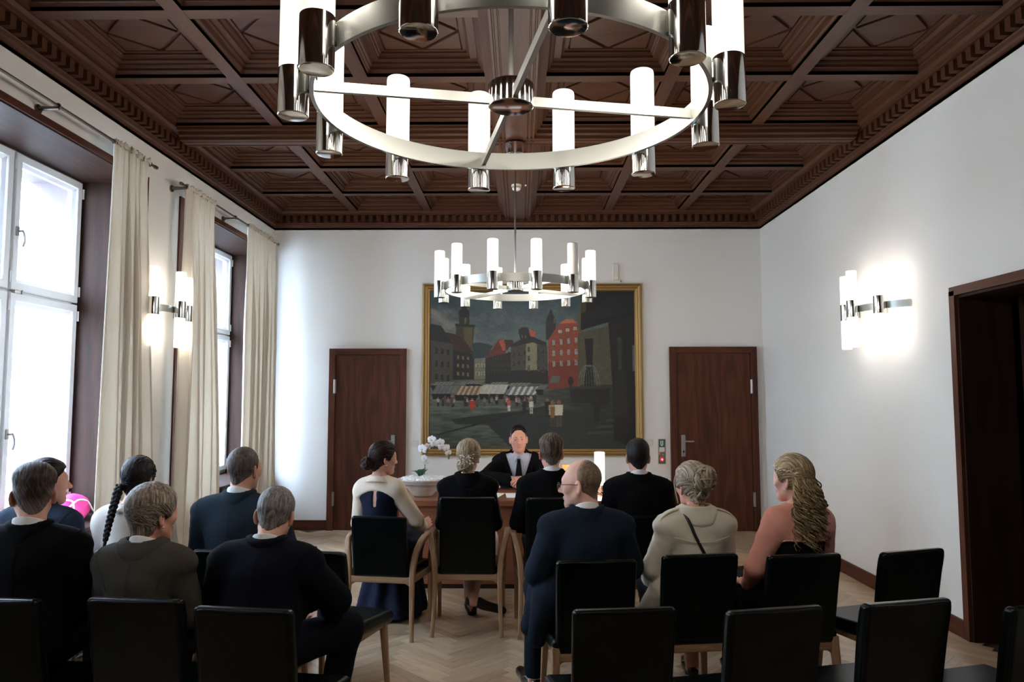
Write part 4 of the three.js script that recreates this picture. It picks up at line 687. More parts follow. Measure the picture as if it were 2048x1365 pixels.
// ---- heads (centre of the head at the origin, looking along -z)
function headField(f) {       // f = 1 for a softer, narrower face
  const jw = f ? 0.92 : 1.03;
  const skull = ell(0, 0.032, 0.017, 0.0735, 0.086, 0.094), face = ell(0, -0.032, -0.034, 0.057 * jw, 0.078, 0.054);
  const base = [skull, face, cone([0, -0.07, -0.025], [0, -0.1, -0.062], 0.043 * jw, f ? 0.017 : 0.021), cone([0.043 * jw, -0.055, 0.0], [0.012, -0.103, -0.06], 0.019, 0.016), cone([-0.043 * jw, -0.055, 0.0], [-0.012, -0.103, -0.06], 0.019, 0.016), ell(0.041, -0.02, -0.055, 0.022, 0.02, 0.02), ell(-0.041, -0.02, -0.055, 0.022, 0.02, 0.02), ell(0, 0.02, -0.068, 0.05, f ? 0.022 : 0.018, f ? 0.014 : 0.018)];
  const neck = cone([0, -0.06, 0.03], [0, -0.21, 0.045], f ? 0.043 : 0.051, f ? 0.046 : 0.057);
  const nose = union([cone([0, 0.004, -0.084], [0, -0.033, f ? -0.105 : -0.109], 0.008, f ? 0.0095 : 0.0115), ell(0.011, -0.037, -0.094, 0.008, 0.007, 0.009), ell(-0.011, -0.037, -0.094, 0.008, 0.007, 0.009)], 0.008);
  const lips = union([ell(0, -0.0645, -0.0865, 0.021, 0.0045, 0.008), ell(0, -0.0735, -0.0855, 0.018, 0.0055, 0.009)], 0.003);
  const sock = [ell(0.031, 0.0, -0.094, 0.018, 0.012, 0.016), ell(-0.031, 0.0, -0.094, 0.018, 0.012, 0.016)];
  const lids = [ell(0.031, -0.001, -0.0735, 0.0165, 0.0125, 0.0152), ell(-0.031, -0.001, -0.0735, 0.0165, 0.0125, 0.0152)], slit = [ell(0.0305, -0.0015, -0.0915, 0.0128, 0.0052, 0.0085), ell(-0.0305, -0.0015, -0.0915, 0.0128, 0.0052, 0.0085)];
  const ear = (s) => { const a = ell(0, 0, 0, 0.0085, 0.032, 0.019), b = ell(0.007, 0.002, -0.004, 0.006, 0.021, 0.011), l = ell(0, -0.025, -0.004, 0.007, 0.012, 0.011); const c = Math.cos(0.45), d = Math.sin(0.45); return (x, y, z) => { let px = (x * s - 0.0775), py = y + 0.012, pz = z - 0.016; const qx = px * c - pz * d, qz = px * d + pz * c; return smax(smin(a(qx, py, qz), l(qx, py, qz), 0.008), -b(qx, py, qz), 0.005); }; };
  const eL = ear(1), eR = ear(-1);
  return (x, y, z) => {
    let d = base[0](x, y, z); if (d > 0.16) return d;
    for (let i = 1; i < base.length; i++) d = smin(d, base[i](x, y, z), 0.03);
    d = smin(d, neck(x, y, z), 0.035);
    if (z < -0.03) { d = smax(d, -sock[0](x, y, z), 0.014); d = smax(d, -sock[1](x, y, z), 0.014); d = smin(d, lids[0](x, y, z), 0.004); d = smin(d, lids[1](x, y, z), 0.004); d = smax(d, -slit[0](x, y, z), 0.002); d = smax(d, -slit[1](x, y, z), 0.002); d = smin(d, nose(x, y, z), 0.014); d = smin(d, lips(x, y, z), 0.006); }
    if (Math.abs(x) > 0.05) { d = smin(d, eL(x, y, z), 0.008); d = smin(d, eR(x, y, z), 0.008); }
    return d;
  };
}
const lipRed = (f) => (x, y, z) => { const m = z < -0.079 && Math.abs(x) < 0.022 ? smooth(0.0125, 0.008, Math.abs(y + 0.069) + Math.abs(x) * 0.18) : 0, e = smooth(0.07, 0.082, Math.abs(x)) * smooth(0.05, 0.03, Math.abs(y + 0.012)) * smooth(0.05, 0.03, Math.abs(z - 0.015)), b = f ? 0 : 0.16 * smooth(-0.045, -0.075, y) * smooth(-0.13, -0.1, y) * smooth(0.03, -0.01, z); const mm = f ? m : m * 0.45, mo = 0.07 * (fbm(x * 40, y * 40, z * 40, 3) - 0.44); return [mo + 1 - 0.1 * mm - b * 0.8, mo * 1.4 + 1 - 0.4 * mm - 0.1 * e - b * 0.75, mo * 1.4 + 1 - 0.34 * mm - 0.12 * e - b * 0.6]; };
const HEAD = [0, 1].map((f) => tint(nets(headField(f), [-0.105, -0.2, -0.13], [0.105, 0.13, 0.13], 0.0032), lipRed(f)));
const EYE = (() => { const g = new THREE.SphereGeometry(0.0118, 20, 14); g.rotateX(-Math.PI / 2); return tint(g, (x, y, z) => { const r = len(x, y); return z > 0 ? [0.85, 0.83, 0.8] : r < 0.0022 ? [0.01, 0.01, 0.01] : r < 0.0054 ? [0.09, 0.08, 0.07] : [0.85, 0.83, 0.8]; }); })();

// ---- hands: fingers along -z, palm down (-y), thumb on -x (a right hand)
function handGeo(curl, spread, cell) {
  const parts = [ell(0, -0.002, -0.052, 0.043, 0.0145, 0.052), cone([-0.028, -0.002, -0.085], [0.03, -0.004, -0.078], 0.0115, 0.011), cone([0, 0.002, 0.03], [0, 0, -0.02], 0.026, 0.026)];
  const F = [[-0.03, 0.036, 0.025, 0.02, 0.0098], [-0.010, 0.041, 0.029, 0.021, 0.0102], [0.0105, 0.037, 0.027, 0.02, 0.0097], [0.0305, 0.029, 0.021, 0.018, 0.0086]], fingers = [];
  F.forEach(([x, a, b, c, r], i) => { let p = [x, -0.002, -0.088], ang = curl * 0.55, dx = x * spread; [[a, curl], [b, curl * 1.15], [c, curl * 0.8]].forEach(([l, cu], k) => { const q = [p[0] + dx * l * 8, p[1] - Math.sin(ang) * l, p[2] - Math.cos(ang) * l]; fingers.push(cone(p, q, r * (1 - k * 0.07), r * (0.95 - k * 0.09))); p = q; ang += cu; }); });
  const th = [cone([-0.026, -0.006, -0.022], [-0.052, -0.016, -0.058], 0.0155, 0.0118), cone([-0.052, -0.016, -0.058], [-0.055, -0.024, -0.09], 0.0112, 0.0092)];
  const palm = union(parts, 0.02), fing = (x, y, z) => { let d = 9; for (const q of fingers) d = Math.min(d, q(x, y, z)); return d; }, thumb = union(th, 0.006);
  return flatTint(nets((x, y, z) => smin(smin(palm(x, y, z), fing(x, y, z), 0.006), thumb(x, y, z), 0.01), [-0.085, -0.12, -0.22], [0.06, 0.04, 0.05], cell), 1, 0.95, 0.94);
}
const HANDS = { relaxed: handGeo(0.32, 0.05, 0.0058), fist: handGeo(0.85, 0, 0.004) };
function orient(pos, dir, palm, mirror, s = 1) {      // matrix with -z along dir, -y along palm
  const z = V3(...dir).normalize().negate(), y = V3(...palm).normalize().negate(); y.addScaledVector(z, -y.dot(z)).normalize(); const x = y.clone().cross(z);
  const m = new THREE.Matrix4().makeBasis(x, y, z).setPosition(...pos); return m.multiply(new THREE.Matrix4().makeScale(mirror ? -s : s, s, s));
}
function placed(g, m) { const q = g.clone(); q.applyMatrix4(m); if (m.determinant() < 0) { const i = q.index.array; for (let k = 0; k < i.length; k += 3) { const t = i[k]; i[k] = i[k + 1]; i[k + 1] = t; } } return q; }

// ---- hair
const az = (x, z) => Math.abs(Math.atan2(x, -z));          // 0 at the face, pi at the back
const lineAt = (pts) => (a) => { for (let i = 0; i + 1 < pts.length; i++) if (a <= pts[i + 1][0]) return mix(pts[i][1], pts[i + 1][1], smooth(pts[i][0], pts[i + 1][0], a)); return pts[pts.length - 1][1]; };
const HAIRLINE = { man: lineAt([[0, 0.07], [0.55, 0.066], [0.85, 0.045], [1.15, 0.03], [1.32, -0.008], [1.5, 0.015], [1.75, 0.0], [2.1, -0.045], [3.15, -0.085]]), woman: lineAt([[0, 0.075], [0.6, 0.06], [1.0, 0.02], [1.3, -0.02], [1.6, -0.012], [1.9, -0.05], [3.15, -0.1]]), bald: lineAt([[0, 0.3], [1.0, 0.3], [1.45, 0.055], [1.55, 0.02], [1.75, 0.0], [2.1, -0.05], [3.15, -0.09]]) };
const skullBase = (() => { const s = [ell(0, 0.032, 0.017, 0.0735, 0.086, 0.094), ell(0, -0.032, -0.034, 0.056, 0.078, 0.053), cone([0, -0.06, 0.03], [0, -0.21, 0.045], 0.05, 0.055)]; return (x, y, z) => smin(smin(s[0](x, y, z), s[1](x, y, z), 0.03), s[2](x, y, z), 0.035); })();
// thick(x,y,z): extra shape; base colour c in linear rgb, c2 the streak colour
function hairShell({ line = HAIRLINE.man, t = 0.008, top = 0.0, extra, streak = 0.0016, dir = 'y', c, c2, tone, seed = 1, soft = 0.012, ears = true, cell = 0.0042, side = 1, mask, crop }) {
  const f = (x, y, z) => {
    const b = skullBase(x, y, z); if (b > 0.09 && !extra) return b;
    const a = az(x, z), h = line(a), r = smooth(h - soft, h + soft, y) * (mask ? mask(x, y, z) : 1), T = (t + top * smooth(0.03, 0.1, y)) * r - 0.01 * (1 - r) - (side < 1 ? (1 - side) * t * r * smooth(0.07, 0.0, y) : 0);
    let d = b - T; if (extra) d = smin(d, extra(x, y, z), 0.016);
    if (ears) { const e = len((Math.abs(x) - 0.082) / 0.02, (y + 0.012) / 0.03, (z - 0.014) / 0.02) - 1; d = smax(d, -e * 0.02, 0.006); }
    return d;
  };
  const g = nets(f, [-0.13, -0.19, -0.14], [0.13, 0.17, 0.19], cell), p = g.attributes.position, n = g.attributes.normal;
  const str = (x, y, z) => dir === 'y' ? noise(x * 150 + seed, y * 16, z * 150) : dir === 'z' ? noise(x * 170 + seed, y * 60, z * 14) : noise(x * 16 + seed, y * 150, z * 60);
  for (let i = 0; i < p.count; i++) { const x = p.getX(i), y = p.getY(i), z = p.getZ(i), k = (str(x, y, z) - 0.5) * 2 * streak; p.setXYZ(i, x + n.getX(i) * k, y + n.getY(i) * k, z + n.getZ(i) * k); }
  g.computeVertexNormals();
  const uv = new Float32Array(p.count * 2); for (let i = 0; i < p.count; i++) { const x = p.getX(i), y = p.getY(i), z = p.getZ(i); if (crop) { uv[i * 2] = 0.31 + 0.002 * noise(x * 400, y * 400, z * 400); uv[i * 2 + 1] = 0.2; } else if (dir === 'z') { uv[i * 2] = x * 1.6 + (y < 0.05 ? y * 0.8 : 0.04); uv[i * 2 + 1] = z; } else { uv[i * 2] = Math.atan2(x, z - 0.02) * 0.09; uv[i * 2 + 1] = y; } }
  g.setAttribute('uv', new THREE.BufferAttribute(uv, 2));
  return tint(g, (x, y, z) => { const k = clamp(str(x * 1.3, y, z * 1.3) * 1.2 - 0.1, 0, 1); let q = [0, 1, 2].map((i) => mix(c[i], c2[i], k) * 1.3); return tone ? tone(x, y, z, q) : q; });
}
const lin = (r, g, b) => { const k = rgb(r, g, b); return [k.r, k.g, k.b]; };
function lock(pts, r0, r1, c, samples = 14, sides = 6, flat = 0.7) { const g = sweep(pts, (t) => { const r = mix(r0, r1, t) * Math.min(1, 0.35 + 4 * Math.min(t, 1 - t) + 0.3); return [r, r * flat]; }, { sides, samples }); const q = g.attributes.uv; for (let i = 0; i < q.count; i++) { const a = q.getX(i), b = q.getY(i); q.setXY(i, b * 3 + c[0] * 7, a); } return flatTint(g, ...c.map((v) => v * 1.25)); }
const vary = (c, c2, t) => [0, 1, 2].map((i) => mix(c[i], c2[i], t));
function coils(cx, cy, cz, rx, ry, rz, n, seed, c, c2, r = 0.011) {       // locks wound round a knot of hair
  const rr = rng(seed), out = [];
  for (let i = 0; i < n; i++) {
    const ax = V3(rr() - 0.5, rr() - 0.5, (rr() - 0.2) * 1.6).normalize(), u = V3(0, 1, 0).cross(ax).normalize(), w = ax.clone().cross(u), a0 = rr() * 6.28, sp = 1.2 + rr() * 2.2, lift = (rr() - 0.5) * 0.9, pts = [];
    for (let k = 0; k <= 6; k++) { const a = a0 + sp * k / 6, q = u.clone().multiplyScalar(Math.cos(a)).addScaledVector(w, Math.sin(a)).addScaledVector(ax, lift).normalize(); pts.push(V3(cx + q.x * rx, cy + q.y * ry, cz + q.z * rz)); }
    out.push(lock(pts, r * (0.6 + rr() * 0.7), r * 0.5, vary(c, c2, rr())));
  }
  return out;
}
function combed(n, seed, c, c2, from, to, r = 0.005, lift = 0.007, hw = 1) {      // strands that follow the skull from the brow line to a gathering point
  const rr = rng(seed), out = [];
  for (let i = 0; i < n; i++) {
    const a = (rr() * 2 - 1) * from, h = HAIRLINE.woman(Math.abs(a)) + 0.01 + rr() * 0.03, p0 = V3(Math.sin(a) * 0.07 * hw, h, -Math.cos(a) * 0.08), p1 = V3(to[0] + (rr() - 0.5) * 0.05, to[1] + (rr() - 0.5) * 0.06, to[2]), pts = [];
    for (let k = 0; k <= 7; k++) { const t = k / 7, q = p0.clone().lerp(p1, t); q.y += 0.05 * Math.sin(Math.PI * t) * (1 - Math.abs(a) / 3); for (let s = 0; s < 5; s++) { const d = skullBase(q.x, q.y, q.z) - lift, e = 0.004, gx = skullBase(q.x + e, q.y, q.z) - skullBase(q.x - e, q.y, q.z), gy = skullBase(q.x, q.y + e, q.z) - skullBase(q.x, q.y - e, q.z), gz = skullBase(q.x, q.y, q.z + e) - skullBase(q.x, q.y, q.z - e), L = len(gx, gy, gz) + 1e-6; q.x -= d * gx / L; q.y -= d * gy / L; q.z -= d * gz / L; } pts.push(q); }
    out.push(lock(pts, r * (0.7 + rr() * 0.6), r * 0.6, vary(c, c2, rr()), 12, 5));
  }
  return out;
}

// ---- whole figures
const cloth = (r, g, b, o = {}) => phy({ color: rgb(r, g, b), roughness: 0.9, specularIntensity: 0.25, sheen: 0.03, sheenColor: rgb(r * 0.5 + 60, g * 0.5 + 60, b * 0.5 + 60), sheenRoughness: 0.6, ...o });
const skinM = (r, g, b) => phy({ color: rgb(r, g, b), vertexColors: true, roughness: 0.55, specularIntensity: 0.4 });
const hairM = phy({ map: texHair, bumpMap: texHair, bumpScale: 0.0012, vertexColors: true, roughness: 0.5, specularIntensity: 0.45 });
const shoeM = phy({ color: rgb(18, 18, 20), roughness: 0.25, clearcoat: 0.4, clearcoatRoughness: 0.2 });
function wrinkle(g, amp, fx, seed) { const p = g.attributes.position, n = g.attributes.normal; for (let i = 0; i < p.count; i++) { const x = p.getX(i), y = p.getY(i), z = p.getZ(i), k = (fbm(x * fx * 0.8 + seed, y * fx * 1.5 + x * fx * 0.6, z * fx, 3) - 0.44) * 2 * amp; p.setXYZ(i, x + n.getX(i) * k, y + n.getY(i) * k, z + n.getZ(i) * k); } g.computeVertexNormals(); return g; }

function person(o) {
  const { turn = 0, w = 1, f = 0, lean = 0, twist = 0, depth = 1, label, headAt } = o, hs = (o.hs || 1) * (f ? 0.94 : 1.0), hd = { ...(o.head || {}) };
  if (o.look !== undefined) hd.yaw = o.look - turn;
  const g = thing('person', label, 'person', [0, 0, 0], turn);
  let s = 1;
  const headM = (hp) => new THREE.Matrix4().makeTranslation(hp[0] + (hd.dx || 0), hp[1], hp[2] + (hd.dz || 0)).multiply(new THREE.Matrix4().makeRotationFromEuler(new THREE.Euler(-(hd.down || 0), hd.yaw || 0, hd.roll || 0, 'YXZ'))).multiply(new THREE.Matrix4().makeTranslation(0, 0.095 * hs, -0.025 * hs)).multiply(new THREE.Matrix4().makeScale(hs, hs * (o.hh || 1), hs));
  const SY = (y) => 0.475 + (y - 0.475) * s;
  const hip = [0, 0.56, 0.0], T = new THREE.Matrix4().makeTranslation(...hip).multiply(new THREE.Matrix4().makeRotationY(twist)).multiply(new THREE.Matrix4().makeRotationX(-lean)).multiply(new THREE.Matrix4().makeTranslation(-hip[0], -hip[1], -hip[2]));
  const Ti = T.clone().invert().elements, up = (p) => V3(p[0], SY(p[1]), p[2]).applyMatrix4(T).toArray();
  for (let i = 0; i < 8; i++) { const q = V3(0, 0, 0).applyMatrix4(headM(up([0, 1.13, 0.01]))); s *= 1 + (headAt[1] - q.y) / 0.75; }
  const HM = headM(up([0, 1.13, 0.01]));
  { const q = V3(0, 0, 0).applyMatrix4(HM).applyAxisAngle(V3(0, 1, 0), turn); g.position.set(headAt[0] - q.x, 0, headAt[2] - q.z); }
  const inv = (fn) => (x, y, z) => fn(Ti[0] * x + Ti[4] * y + Ti[8] * z + Ti[12], Ti[1] * x + Ti[5] * y + Ti[9] * z + Ti[13], Ti[2] * x + Ti[6] * y + Ti[10] * z + Ti[14]);
  const sh = (f ? 0.142 : 0.165) * w, ra = f ? 0.052 : 0.062;
  const tor = (e) => { const q = [ell(0, SY(0.6), 0.015, (f ? 0.16 : 0.158) * mix(1, w, 0.35) + e, 0.12 + e, 0.128 + e), ell(0, SY(0.74), 0.0, (f ? 0.125 : 0.148) * w + e, 0.15 * s + e, 0.112 * depth + e), ell(0, SY(0.9), 0.005, (f ? 0.132 : 0.15) * w + e, 0.15 * s + e, (f ? 0.11 : 0.12) * depth + e), cone([-sh * 0.8, SY(0.985), 0.015], [sh * 0.8, SY(0.985), 0.015], 0.062 + e, 0.062 + e), cone([0, SY(1.04), 0.022], [sh * 0.85, SY(0.995), 0.018], 0.042 + e, 0.042 + e), cone([0, SY(1.04), 0.022], [-sh * 0.85, SY(0.995), 0.018], 0.042 + e, 0.042 + e)]; if (f) q.push(ell(0.07, SY(0.92), -0.085, 0.065 + e, 0.06 + e, 0.055 + e), ell(-0.07, SY(0.92), -0.085, 0.065 + e, 0.06 + e, 0.055 + e)); return inv(union(q, 0.06)); };
  const arms = (o.arms || [[], []]).map((a, i) => { const k = i ? 1 : -1; return { S: up([k * sh, 0.965, 0.015]), E: a[0] || [k * (sh + (f ? 0.045 : 0.062)), SY(0.72), -0.05], W: a[1] || [k * 0.09, SY(0.62), -0.27], dir: a[2] || [-k * 0.75, -0.1, -0.7], palm: a[3] || [0, -1, 0], kind: a[4] || 'relaxed' }; });
  const armF = (e, cut) => union(arms.flatMap((a) => { const W = a.W.map((v, i) => mix(v, a.E[i], cut)); return [cone(a.S, a.E, ra + e, ra * 0.82 + e), cone(a.E, W, ra * 0.8 + e, (f ? 0.03 : 0.034) + e * 1.1)]; }), 0.02);
  const L = (o.legs || [[], []]).map((a, i) => { const k = i ? 1 : -1; return { H: [k * 0.085, 0.56, 0.0], K: a[0] || [k * 0.115, 0.535, -0.43], A: a[1] || [k * 0.115, 0.1, -0.4], F: a[2] || [k * 0.13, 0.035, -0.53] }; });
  const legF = (e, cut = 0) => union(L.flatMap((a) => { const A = a.A.map((v, i) => mix(v, a.K[i], cut)); return [cone(a.H, a.K, 0.083 + e, 0.06 + e), cone(a.K, A, 0.058 + e, 0.042 + e * 1.2)]; }), 0.05);
  // head
  const bt = tor(0), ba = armF(0, 0), bl = legF(0), neck = cone(up([0, 1.02, 0.03]), V3(0, -0.09, 0.03).applyMatrix4(HM).toArray(), f ? 0.047 : 0.06, f ? 0.042 : 0.051);
  const feet = L.map((a) => union([cone(a.A, [a.A[0], a.A[1] - 0.05, a.A[2] + 0.01], 0.034, 0.03), cone([a.A[0], a.A[1] - 0.052, a.A[2] + 0.01], a.F, 0.03, 0.022)], 0.03));
  const body = nets((x, y, z) => smin(smin(smin(bt(x, y, z), ba(x, y, z), 0.03), smin(bl(x, y, z), Math.min(feet[0](x, y, z), feet[1](x, y, z)), 0.02), 0.04), neck(x, y, z), 0.04), [-0.42, 0.0, -0.68], [0.42, 1.25, 0.28], 0.017);
  const hands = arms.map((a, i) => placed(HANDS[a.kind], orient(a.W, a.dir, a.palm, i === 0, f ? 0.9 : 1)));
  const B = mesh('body', fuse([flatTint(body), placed(HEAD[f], HM), ...hands]), o.skin || skinM(206, 158, 136), g);
  for (const k of [-1, 1]) { const e = EYE.clone(); e.translate(k * 0.031, -0.001, -0.0758); e.applyMatrix4(HM); mesh('eye', e, EYEM, B); }
  // hair
  const hg = fuse(o.hair.map((h) => placed(h, HM)), true);
  mesh('hair', hg, hairM, g);
  if (!o.noBrow) mesh('eyebrows', placed(fuse([-1, 1].map((k) => lock([[k * 0.014, 0.0165, -0.0885], [k * 0.03, 0.021, -0.086], [k * 0.048, 0.016, -0.072]], 0.0042, 0.003, o.brow || [0.02, 0.014, 0.01], 8, 6, 0.5)), true), HM), hairM, g);
  // clothes
  const ctx = { g, up, SY, tor, armF, legF, inv, sh, ra, arms, L, HM, s, w, f, feet, T };
  for (const fn of o.wear) fn(ctx);
  return g;
}
const EYEM = phy({ color: 0xffffff, vertexColors: true, roughness: 0.12 });
// garments: each takes the figure's context
const jacket = (m, { e = 0.02, hem = 0.47, cut = 0.1, name = 'jacket', vee = false, k = 0.007, wr = 0.007, seed = 1, tail, low, square = true, seams = square, collar = 0.03, lap = 0.083 } = {}) => (c) => {
  const t = c.tor(e), a = c.armF(e, cut), n0 = c.up([0, 1.075, 0.035]), pad = c.arms.map((q, i) => { const k = i ? 1 : -1; return square ? cone(c.up([k * (c.sh + 0.034), 1.0, 0.018]), c.up([k * 0.05, 1.05, 0.03]), 0.034 + e, 0.03 + e) : cone(q.S, c.up([0, 1.03, 0.02]), c.ra + e - 0.004, 0.04 + e); });
  const f = (x, y, z) => {
    let d = smin(t(x, y, z), Math.min(pad[0](x, y, z), pad[1](x, y, z)), 0.04);
    if (tail) d = smin(d, tail(x, y, z), 0.03);
    d = smax(d, hem - y, 0.01);
    d = smin(d, a(x, y, z), k);
    d = smax(d, Math.min(0.052 + Math.max(0, y - n0[1]) * 0.3 - len((x - n0[0]) / 1.12, z - n0[2] + 0.012), y - n0[1] + 0.09), 0.008);
    if (vee) { const q = (y - vee) * 0.34; d = smax(d, Math.min(q - Math.abs(x), -0.02 - z), 0.006); }
    return d;
  };
  const g = nets(f, [-0.47, low || hem - 0.03, -0.6], [0.47, 1.2, 0.32], 0.0115);
  const J = mesh(name, boxUV(wrinkle(wrinkle(g, wr, 8, seed), wr * 0.3, 24, seed + 5), 'y', 0, 0), m, c.g);
  if (seams) {
    const drop = (q) => { const h = 0.003, v = V3(...q); for (let i = 0; i < 14; i++) { const d = f(v.x, v.y, v.z) - 0.001, gx = f(v.x + h, v.y, v.z) - f(v.x - h, v.y, v.z), gy = f(v.x, v.y + h, v.z) - f(v.x, v.y - h, v.z), gz = f(v.x, v.y, v.z + h) - f(v.x, v.y, v.z - h), L = len(gx, gy, gz) + 1e-9; v.x -= d * gx / L; v.y -= d * gy / L; v.z -= d * gz / L; } return v; };
    const run = (pts, n) => { const q = new THREE.CatmullRomCurve3(pts.map((p) => V3(...p))); return Array.from({ length: n + 1 }, (_, i) => drop(q.getPoint(i / n).toArray())); };
    const sw = (p) => sweep(p, () => [0.0015, 0.0015], { sides: 5, samples: 30 });
    mesh('seam', boxUV(merge([sw(run([c.up([0, 1.03, 0.16]), c.up([0, 0.85, 0.2]), c.up([0, 0.62, 0.2])], 24)), ...[-1, 1].map((k) => sw(run([c.up([k * (c.sh + 0.03), 1.06, 0.0]), c.up([k * (c.sh + 0.022), 1.03, 0.07]), c.up([k * (c.sh + 0.0), 0.95, 0.14]), c.up([k * (c.sh - 0.012), 0.87, 0.14])], 18)))]), 'y', 0, 0), m, J);
  }
  if (collar) {      // turned down collar that follows the shoulders, and lapels where the front is open
    const open = (x, z) => 0.045 + z - n0[2] + Math.abs(x) * 0.2;
    const q = (x, y, z) => {
      const r = len((x - n0[0]) / 1.1, z - n0[2] + 0.006), hug = smax(f(x, y, z) - 0.008, Math.max(r - lap, n0[1] - 0.05 - y), 0.006);
      const st = smax(Math.abs(r - 0.0635 - Math.max(0, n0[1] - y) * 0.3) - 0.007, Math.max(n0[1] - 0.07 - y, y - n0[1] - collar), 0.006);
      let d = smin(hug, st, 0.02); d = smax(d, 0.0585 - r, 0.004);
      if (vee) { const e2 = Math.abs(x) - (y - vee) * 0.34; d = Math.min(smax(d, -open(x, z), 0.01), smax(f(x, y, z) - 0.006, Math.max(Math.max(-e2 - 0.004, e2 - 0.055 * smooth(vee, vee + 0.22, y)), Math.max(z + 0.0, vee - y)), 0.003)); } else d = smax(d, -open(x, z) - 0.03, 0.01);
      return d;
    };
    mesh('collar', boxUV(nets(q, [-0.2, vee ? vee - 0.02 : n0[1] - 0.13, -0.32], [0.2, n0[1] + 0.07, 0.22], 0.0075), 'y', 0, 0), m, J);
  }
};
// a standing band round the neck, open at the throat
function band(c, m, name, { r = 0.063, h = 0.042, y = 1.06, th = 0.004, out = 0.008, gap = 0.5, drop = 0.028, dz = 0.03, par }) {
  const pos = [], idx = [], n = 40, P = (t, v, o) => { const a = mix(gap, Math.PI * 2 - gap, t), fr = (1 - Math.cos(a)) / 2, R = r + out * (1 - v) + o; const p = c.up([0, y, dz]); return [p[0] + Math.sin(a) * R * 1.06, p[1] + v * h * (0.65 + 0.35 * fr) - drop * (1 - fr) * 1.6, p[2] - Math.cos(a) * R * 1.02 - (1 - fr) * 0.012]; };
  const rows = [[0, th], [0.5, th * 1.1], [0.93, th], [1, th * 0.5], [1, -th * 0.5], [0.93, -th], [0, -th]];
  for (const [v, q] of rows) for (let i = 0; i <= n; i++) pos.push(...P(i / n, v, q));
  const S = n + 1; for (let j = 0; j + 1 < rows.length; j++) for (let i = 0; i < n; i++) { const a = j * S + i; idx.push(a, a + 1, a + S, a + 1, a + S + 1, a + S); }
  for (const i of [0, n]) for (let j = 0; j < 3; j++) { const a = j * S + i, b = (rows.length - 1 - j) * S + i, a2 = a + S, b2 = b - S; idx.push(a, a2, b, a2, b2, b); }
  const g = new THREE.BufferGeometry(); g.setAttribute('position', new THREE.Float32BufferAttribute(pos, 3)); g.setIndex(idx); g.computeVertexNormals(); return mesh(name, boxUV(g, 'y', 0, 0), m, c.g);
}
const shirtCollar = (m, o = {}) => (c) => band(c, m, 'shirt_collar', { r: c.f ? 0.052 : 0.0575, h: 0.052, y: 1.09, th: 0.003, out: 0.005, ...o });
const coatCollar = (m, o = {}) => (c) => band(c, m, 'collar', { r: c.f ? 0.065 : 0.0705, h: 0.045, y: 1.072, th: 0.006, out: 0.017, ...o });
const trousers = (m, e = 0.014, cut = 0.04) => (c) => {
  const t = c.legF(e, cut), p = ell(0, c.SY(0.6), 0.015, 0.16 * mix(1, c.w, 0.35) + e, 0.12 + e, 0.13 + e), hem = Math.min(...c.L.map((l) => l.A[1]));
  mesh('trousers', boxUV(wrinkle(nets((x, y, z) => smax(smin(t(x, y, z), p(x, y, z), 0.05), y - c.SY(0.7), 0.01), [-0.36, 0.0, -0.62], [0.36, 0.78, 0.26], 0.014), 0.004, 9, 4), 'y', 0, 0), m, c.g);
};
const skirt = (m, { flare = 0.12, hem = 0.03, name = 'skirt', top = 0.7, zc = -0.28 } = {}) => (c) => {
  const t = c.legF(0.02, 0.3), p = ell(0, c.SY(0.6), 0.015, 0.16 * mix(1, c.w, 0.35) + 0.015, 0.135, 0.145), lap = ell(0, 0.55, -0.22, 0.19, 0.09, 0.26), fl = cone([0, 0.5, zc - 0.05], [0, hem + 0.05, zc], 0.15, 0.17 + flare);
  mesh(name, boxUV(wrinkle(nets((x, y, z) => { let d = smin(smin(t(x, y, z), p(x, y, z), 0.05), lap(x, y, z), 0.05); d = smin(d, fl(x, y, z) + 0.02 * Math.sin(Math.atan2(x, z - zc) * 9), 0.06); return smax(smax(d, y - c.SY(top), 0.01), hem - y, 0.004); }, [-0.42, hem - 0.02, -0.72], [0.42, 0.8, 0.26], 0.014), 0.006, 6, 9), 'y', 0, 0), m, c.g);
};
const SHOE = (() => { const q = union([cone([0, 0.04, 0.03], [0, 0.052, -0.07], 0.034, 0.038), cone([0, 0.042, -0.07], [0.004, 0.03, -0.2], 0.041, 0.027)], 0.03); return nets((x, y, z) => smax(smax(q(x, y, z), 0.004 - y, 0.006), y - 0.08 + 0.02 * smooth(0, -0.1, z), 0.006), [-0.07, -0.01, -0.26], [0.07, 0.12, 0.1], 0.01); })();
const shoes = (m, e = 1.1) => (c) => c.L.forEach((l) => {      // heel under the ankle, toe towards the foot point
  const a = V3(l.A[0], l.A[1] - 0.1, l.A[2]), d = V3(l.F[0] - l.A[0], (l.F[1] - 0.035) - (l.A[1] - 0.1), l.F[2] - l.A[2]).normalize(), z = d.clone().negate(), x = V3(0, 1, 0).cross(z).normalize(), y = z.clone().cross(x);
  mesh('shoe', placed(SHOE, new THREE.Matrix4().makeBasis(x, y, z).setPosition(a.addScaledVector(d, 0.0)).multiply(new THREE.Matrix4().makeScale(c.f ? 0.88 * e : e, (c.f ? 0.9 : 1) * e, (c.f ? 0.9 : 1) * e))), m, c.g);
});

